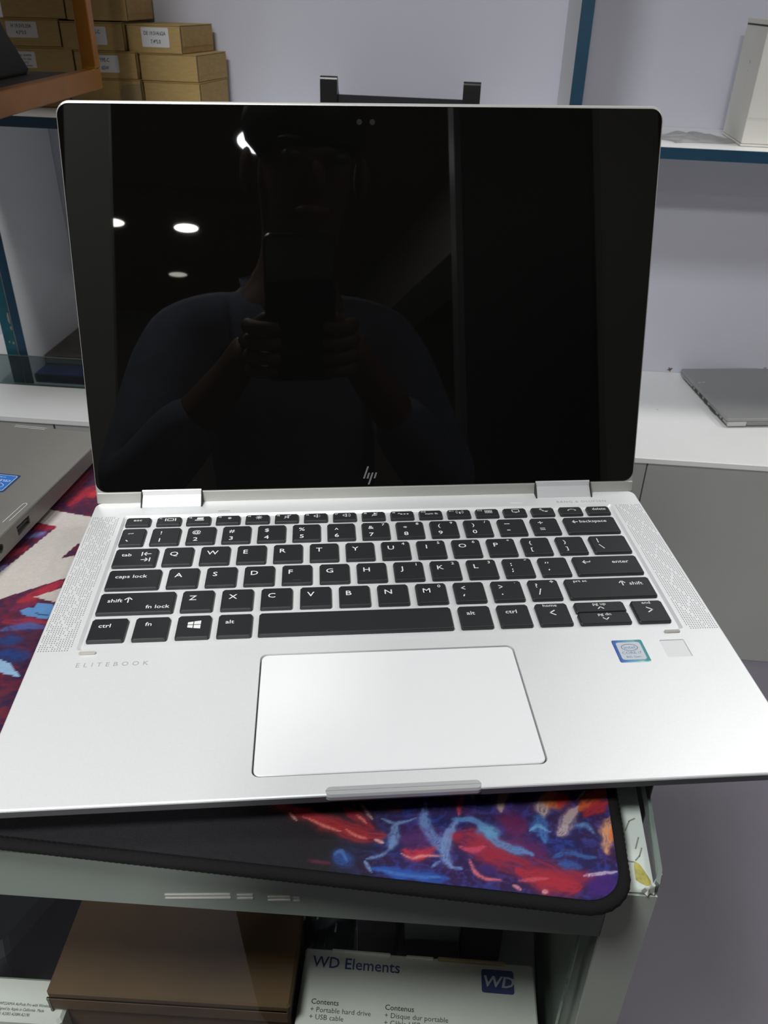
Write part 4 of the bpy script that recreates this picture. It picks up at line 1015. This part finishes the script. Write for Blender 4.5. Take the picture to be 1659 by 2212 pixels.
bp = thing('blister_pack', 'clear blister bag of small parts with a lime green header behind the drive box', 'packet', (-.058, .0590, SH + .0004), (0, 0, 0))
MB().bbox(-.032, 0, 0, .032, .0012, .085, .0004).build('backing_card', mat('backing', (.40, .45, .48), .5, noise=(60, .3, (3, 1, .6))), bp)
MB().bbox(-.026, -.0016, .0435, -.010, -.0002, .060, .0003).build('header_label', 'lime', bp)
m = crumple(26, 30, .062, .080, .0045, 9)
m.v = [(x, -z - .0008, y + .042) for x, y, z in m.v]
m.build('clear_front', 'film2', bp)
for (x, z, r) in ((.0038, .0478, .0015), (.0074, .0185, .0014), (.0118, .0496, .0005), (.0195, .0543, .0007), (.0213, .0398, .0005), (.0149, .0238, .0005), (.0140, .0195, .0004), (-.0040, .0530, .0004)):
    MB().loft([[(x + q * r * math.cos(a), y, z + q * r * math.sin(a)) for a in [k * math.pi / 4 for k in range(8)]] for q, y in ((1, -.001), (1, -.0060), (.6, -.0064))]).build('metal_stud', 'metal_pin', bp)

for nm, lab, cat, x0, x1, y0, y1, h, m_, rz in (
    ('black_box', 'black carton behind the drive box, next to the blister bag', 'box', -.0240, -.0030, .057, .10, .098, 'dark_item', -4),
    ('dark_box', 'dark grey carton behind the drive box, between two black ones', 'box', .0, .0300, .058, .11, .090, 'dark_item2', 0),
    ('black_box', 'black carton in the right rear corner inside the counter', 'box', .0315, .0520, .058, .13, .095, 'dark_item', 0),
    ('black_box', 'black carton in the dark rear of the counter behind the brown one', 'box', -.165, -.100, .075, .13, .100, 'dark_item', 3)):
    t = thing(nm, lab, cat, ((x0 + x1) / 2, (y0 + y1) / 2, SH), (0, 0, math.radians(rz)))
    a, c = (x1 - x0) / 2, (y1 - y0) / 2
    MB().bbox(-a, -c, 0, a, c, h - .004, .0008).build('box_body', m_, t)
    MB().bbox(-a - .0003, -c - .0003, h - .0038, a + .0003, c + .0003, h, .0006).build('lid_flap', m_, t)

# ================================================================ THE PHOTOGRAPHER (seen only as a reflection), phone and stool
def cp(r, u, f): return CAMPOS + CR * (r * .001) + CU * (u * .001) + CF * (f * .001)
ph = thing('phone', 'dark mobile phone held up by the person to take the picture', 'phone')
ph.matrix_world = Matrix(((CR.x, CU.x, -CF.x, 0), (CR.y, CU.y, -CF.y, 0), (CR.z, CU.z, -CF.z, 0), (0, 0, 0, 1)))
ph.location = cp(-20, -125, -7)
MB().loft([[(x, y, z) for x, y in rr(-.038 + i, 0 + i, .038 - i, .162 - i, .009, 6)] for i, z in ((.0012, -.0040), (0, -.0030), (0, .0030), (.0012, .0040))]).build('phone_body', 'black_plastic', ph)
MB().prism(rr(-.035, .004, .035, .158, .007, 5), -.0044, -.0040).build('phone_screen', 'screen', ph)
for q in (0, 1, 2): MB().prism(circ(.020, .145 - .018 * q, .0055, 14), .0040, .0052).build('phone_lens', 'lens', ph)

sx, sy = 0.06, -0.70
stl = thing('stool', 'black round stool under the seated person', 'stool', (sx, sy, 0))
MB().loft([[(x, y, z) for x, y in circ(0, 0, r, 28)] for r, z in ((.15, .335), (.165, .345), (.165, .370), (.15, .385))]).build('seat', 'bag_black', stl)
for k in range(4):
    a = math.pi / 4 + k * math.pi / 2
    MB().tube([(.12 * math.cos(a), .12 * math.sin(a), .337), (.17 * math.cos(a), .17 * math.sin(a), .0)], .011, 10).build('leg', 'post_metal', stl)
MB().tube([(.152 * math.cos(k * .2618), .152 * math.sin(k * .2618), .14) for k in range(24)], .008, 8, True).build('foot_ring', 'post_metal', stl)

def skin_obj(name, chains, m, parent, sub=2, loc=(0, 0, 0)):
    """chains: list of lists of (x, y, z, r); a chain whose first point repeats an earlier point is joined to it"""
    bm = bmesh.new(); L = bm.verts.layers.skin.verify(); seen = {}
    for ch in chains:
        prev = None; root = None
        for p in ch:
            k = tuple(round(c, 5) for c in p[:3])
            if k in seen: v = seen[k]
            else:
                v = bm.verts.new(p[:3]); seen[k] = v
                rx = p[3]; ry = p[4] if len(p) > 4 else rx
                v[L].radius = (rx, ry)
                if prev is None: v[L].use_root = True
            if prev is not None and not any(e.other_vert(v) is prev for e in v.link_edges): bm.edges.new((prev, v))
            prev = v
    me = bpy.data.meshes.new(name); bm.to_mesh(me); bm.free()
    me.materials.append(MT[m])
    o = bpy.data.objects.new(name, me); COL.objects.link(o); o.parent = parent; o.location = loc
    s = o.modifiers.new('skin', 'SKIN'); s.use_smooth_shade = True
    s2 = o.modifiers.new('sub', 'SUBSURF'); s2.levels = s2.render_levels = sub
    return o
pr = thing('person', 'seated person in a blue-grey shirt holding up a phone, mirrored dimly in the black screen', 'person', (0, 0, 0))
R_ = lambda v, r, r2=None: (v[0], v[1], v[2], r) + ((r2,) if r2 else ())
pel = (.06, -.70, .535); sp1 = (.055, -.665, .66); sp2 = (.045, -.62, .80); chs = (.03, -.565, .95); nb = (.022, -.535, 1.075); nk = (.030, -.505, 1.14); hd = (.040, -.485, 1.215); hc = (.045, -.475, 1.285); ht = (.047, -.480, 1.350)
sR = (.170, -.535, 1.055); sL = (-.128, -.520, 1.050); eR = (.225, -.42, .83); eL = (-.195, -.40, .83)
hipR = (.150, -.690, .525); hipL = (-.03, -.690, .525); knR = (.205, -.285, .515); knL = (-.085, -.285, .515); anR = (.205, -.30, .085); anL = (-.085, -.30, .085); toR = (.215, -.165, .035); toL = (-.095, -.165, .035)
wR = tuple(cp(48, -118, -42)); wL = tuple(cp(-90, -122, -42)); pR = tuple(cp(40, -84, -20)); pL = tuple(cp(-80, -88, -20))
body = [[R_(pel, .12, .095), R_(sp1, .115, .09), R_(sp2, .115, .09), R_(chs, .125, .09), R_(nb, .065, .06), R_(nk, .047), R_(hd, .058, .064), R_(hc, .074, .088), R_(ht, .050, .062)],
        [R_(nb, .065), R_(sR, .052), R_(eR, .040), R_(wR, .025, .022), R_(pR, .032, .016)],
        [R_(nb, .065), R_(sL, .052), R_(eL, .040), R_(wL, .025, .022), R_(pL, .032, .016)],
        [R_(pel, .12), R_(hipR, .088), R_(knR, .058), R_(anR, .036), R_(toR, .030, .022)],
        [R_(pel, .12), R_(hipL, .088), R_(knL, .058), R_(anL, .036), R_(toL, .030, .022)]]
for s in (1, -1):
    X = lambda r: r if s > 0 else -40 - r
    for k, (u, ln) in enumerate(((-62, 1.0), (-79, 1.05), (-96, .98), (-112, .82))):
        body.append([R_(tuple(cp(X(40), u, -14)), .009), R_(tuple(cp(X(31), u + 2, 2)), .0088), R_(tuple(cp(X(20 - 2 * ln), u + 3, 9)), .0080), R_(tuple(cp(X(20 - 18 * ln), u + 3, 6)), .0068)])
    body.append([R_(tuple(cp(X(44), -92, -24)), .011), R_(tuple(cp(X(30), -70, -26)), .0098), R_(tuple(cp(X(12), -54, -20)), .0082)])
bo = skin_obj('body', body, 'skin', pr, 2)
# face
fy = Vector((0.0, 0.953, -.30)).normalized()
hcv = Vector(hc)
fx_ = Vector((1, 0, 0)); fz_ = fx_.cross(fy)
fp = lambda a, b, c: hcv + fx_ * a + fz_ * b + fy * c
def blob(name, c, rx, ry, rz, m, parent):
    V = []; Fs = []
    n, q = 12, 8
    mb = MB()
    rings = []
    for j in range(q + 1):
        t_ = math.pi * j / q; r = max(.02, math.sin(t_))
        rings.append([tuple(Vector(c) + fx_ * rx * r * math.cos(2 * math.pi * k / n) + fy * ry * r * math.sin(2 * math.pi * k / n) - fz_ * rz * math.cos(t_)) for k in range(n)])
    return mb.loft(rings).build(name, m, parent, smooth=True)
blob('nose', fp(0, -.022, .088), .014, .018, .024, 'skin', pr)
for s in (-1, 1):
    blob('eye', fp(s * .031, .006, .080), .013, .010, .008, 'eye', pr)
    blob('eyebrow', fp(s * .031, .024, .082), .019, .008, .005, 'hair', pr)
    blob('ear', fp(s * .080, -.010, .0), .010, .018, .030, 'skin', pr)
blob('mouth', fp(0, -.060, .074), .024, .010, .008, mat('lips', (.22, .09, .08), .5), pr)
blob('hair', fp(0, .052, -.014), .088, .098, .062, 'hair', pr)
# clothing
shirt = [[R_(pel, .133, .108), R_(sp1, .130, .105), R_(sp2, .130, .105), R_(chs, .140, .105), R_((nb[0], nb[1], nb[2] - .01), .080, .074)],
         [R_((nb[0], nb[1], nb[2] - .01), .08), R_(sR, .066), R_(tuple((a + b) / 2 for a, b in zip(sR, eR)), .056), R_(eR, .052), R_(tuple(a + (b - a) * .72 for a, b in zip(eR, wR)), .040)],
         [R_((nb[0], nb[1], nb[2] - .01), .08), R_(sL, .066), R_(tuple((a + b) / 2 for a, b in zip(sL, eL)), .056), R_(eL, .052), R_(tuple(a + (b - a) * .72 for a, b in zip(eL, wL)), .040)]]
skin_obj('shirt', shirt, 'shirt', pr, 2)
tr_ = [[R_((pel[0], pel[1], pel[2] + .03), .128, .105), R_(pel, .132, .106), R_(hipR, .098), R_(knR, .070), R_((anR[0], anR[1], anR[2] + .02), .052)], [R_(pel, .132), R_(hipL, .098), R_(knL, .070), R_((anL[0], anL[1], anL[2] + .02), .052)]]
skin_obj('trousers', tr_, 'trousers', pr, 2)
for s, a in ((1, toR), (-1, toL)):
    MB().loft([[(a[0] + dx, a[1] - .085 + dy, z) for dx, dy in rr(-.045 + i, -.09 + i, .045 - i, .14 - i, .04 - i * .5, 5)] for i, z in ((.002, 0.0), (0, .01), (.004, .045), (.02, .075))]).build('shoe', 'bag_black', pr, smooth=True)
# shirt collar
for s in (-1, 1):
    c0 = Vector(nb)
    MB().loft([[tuple(c0 + Vector((s * (.012 + x), .050 + y, .045 + z + q)))for x, y, z in ((0, .018, -.030), (.050, -.010, -.018), (.055, -.045, .018), (.012, .004, .016))] for q in (0, .004)]).build('collar', 'shirt', pr)
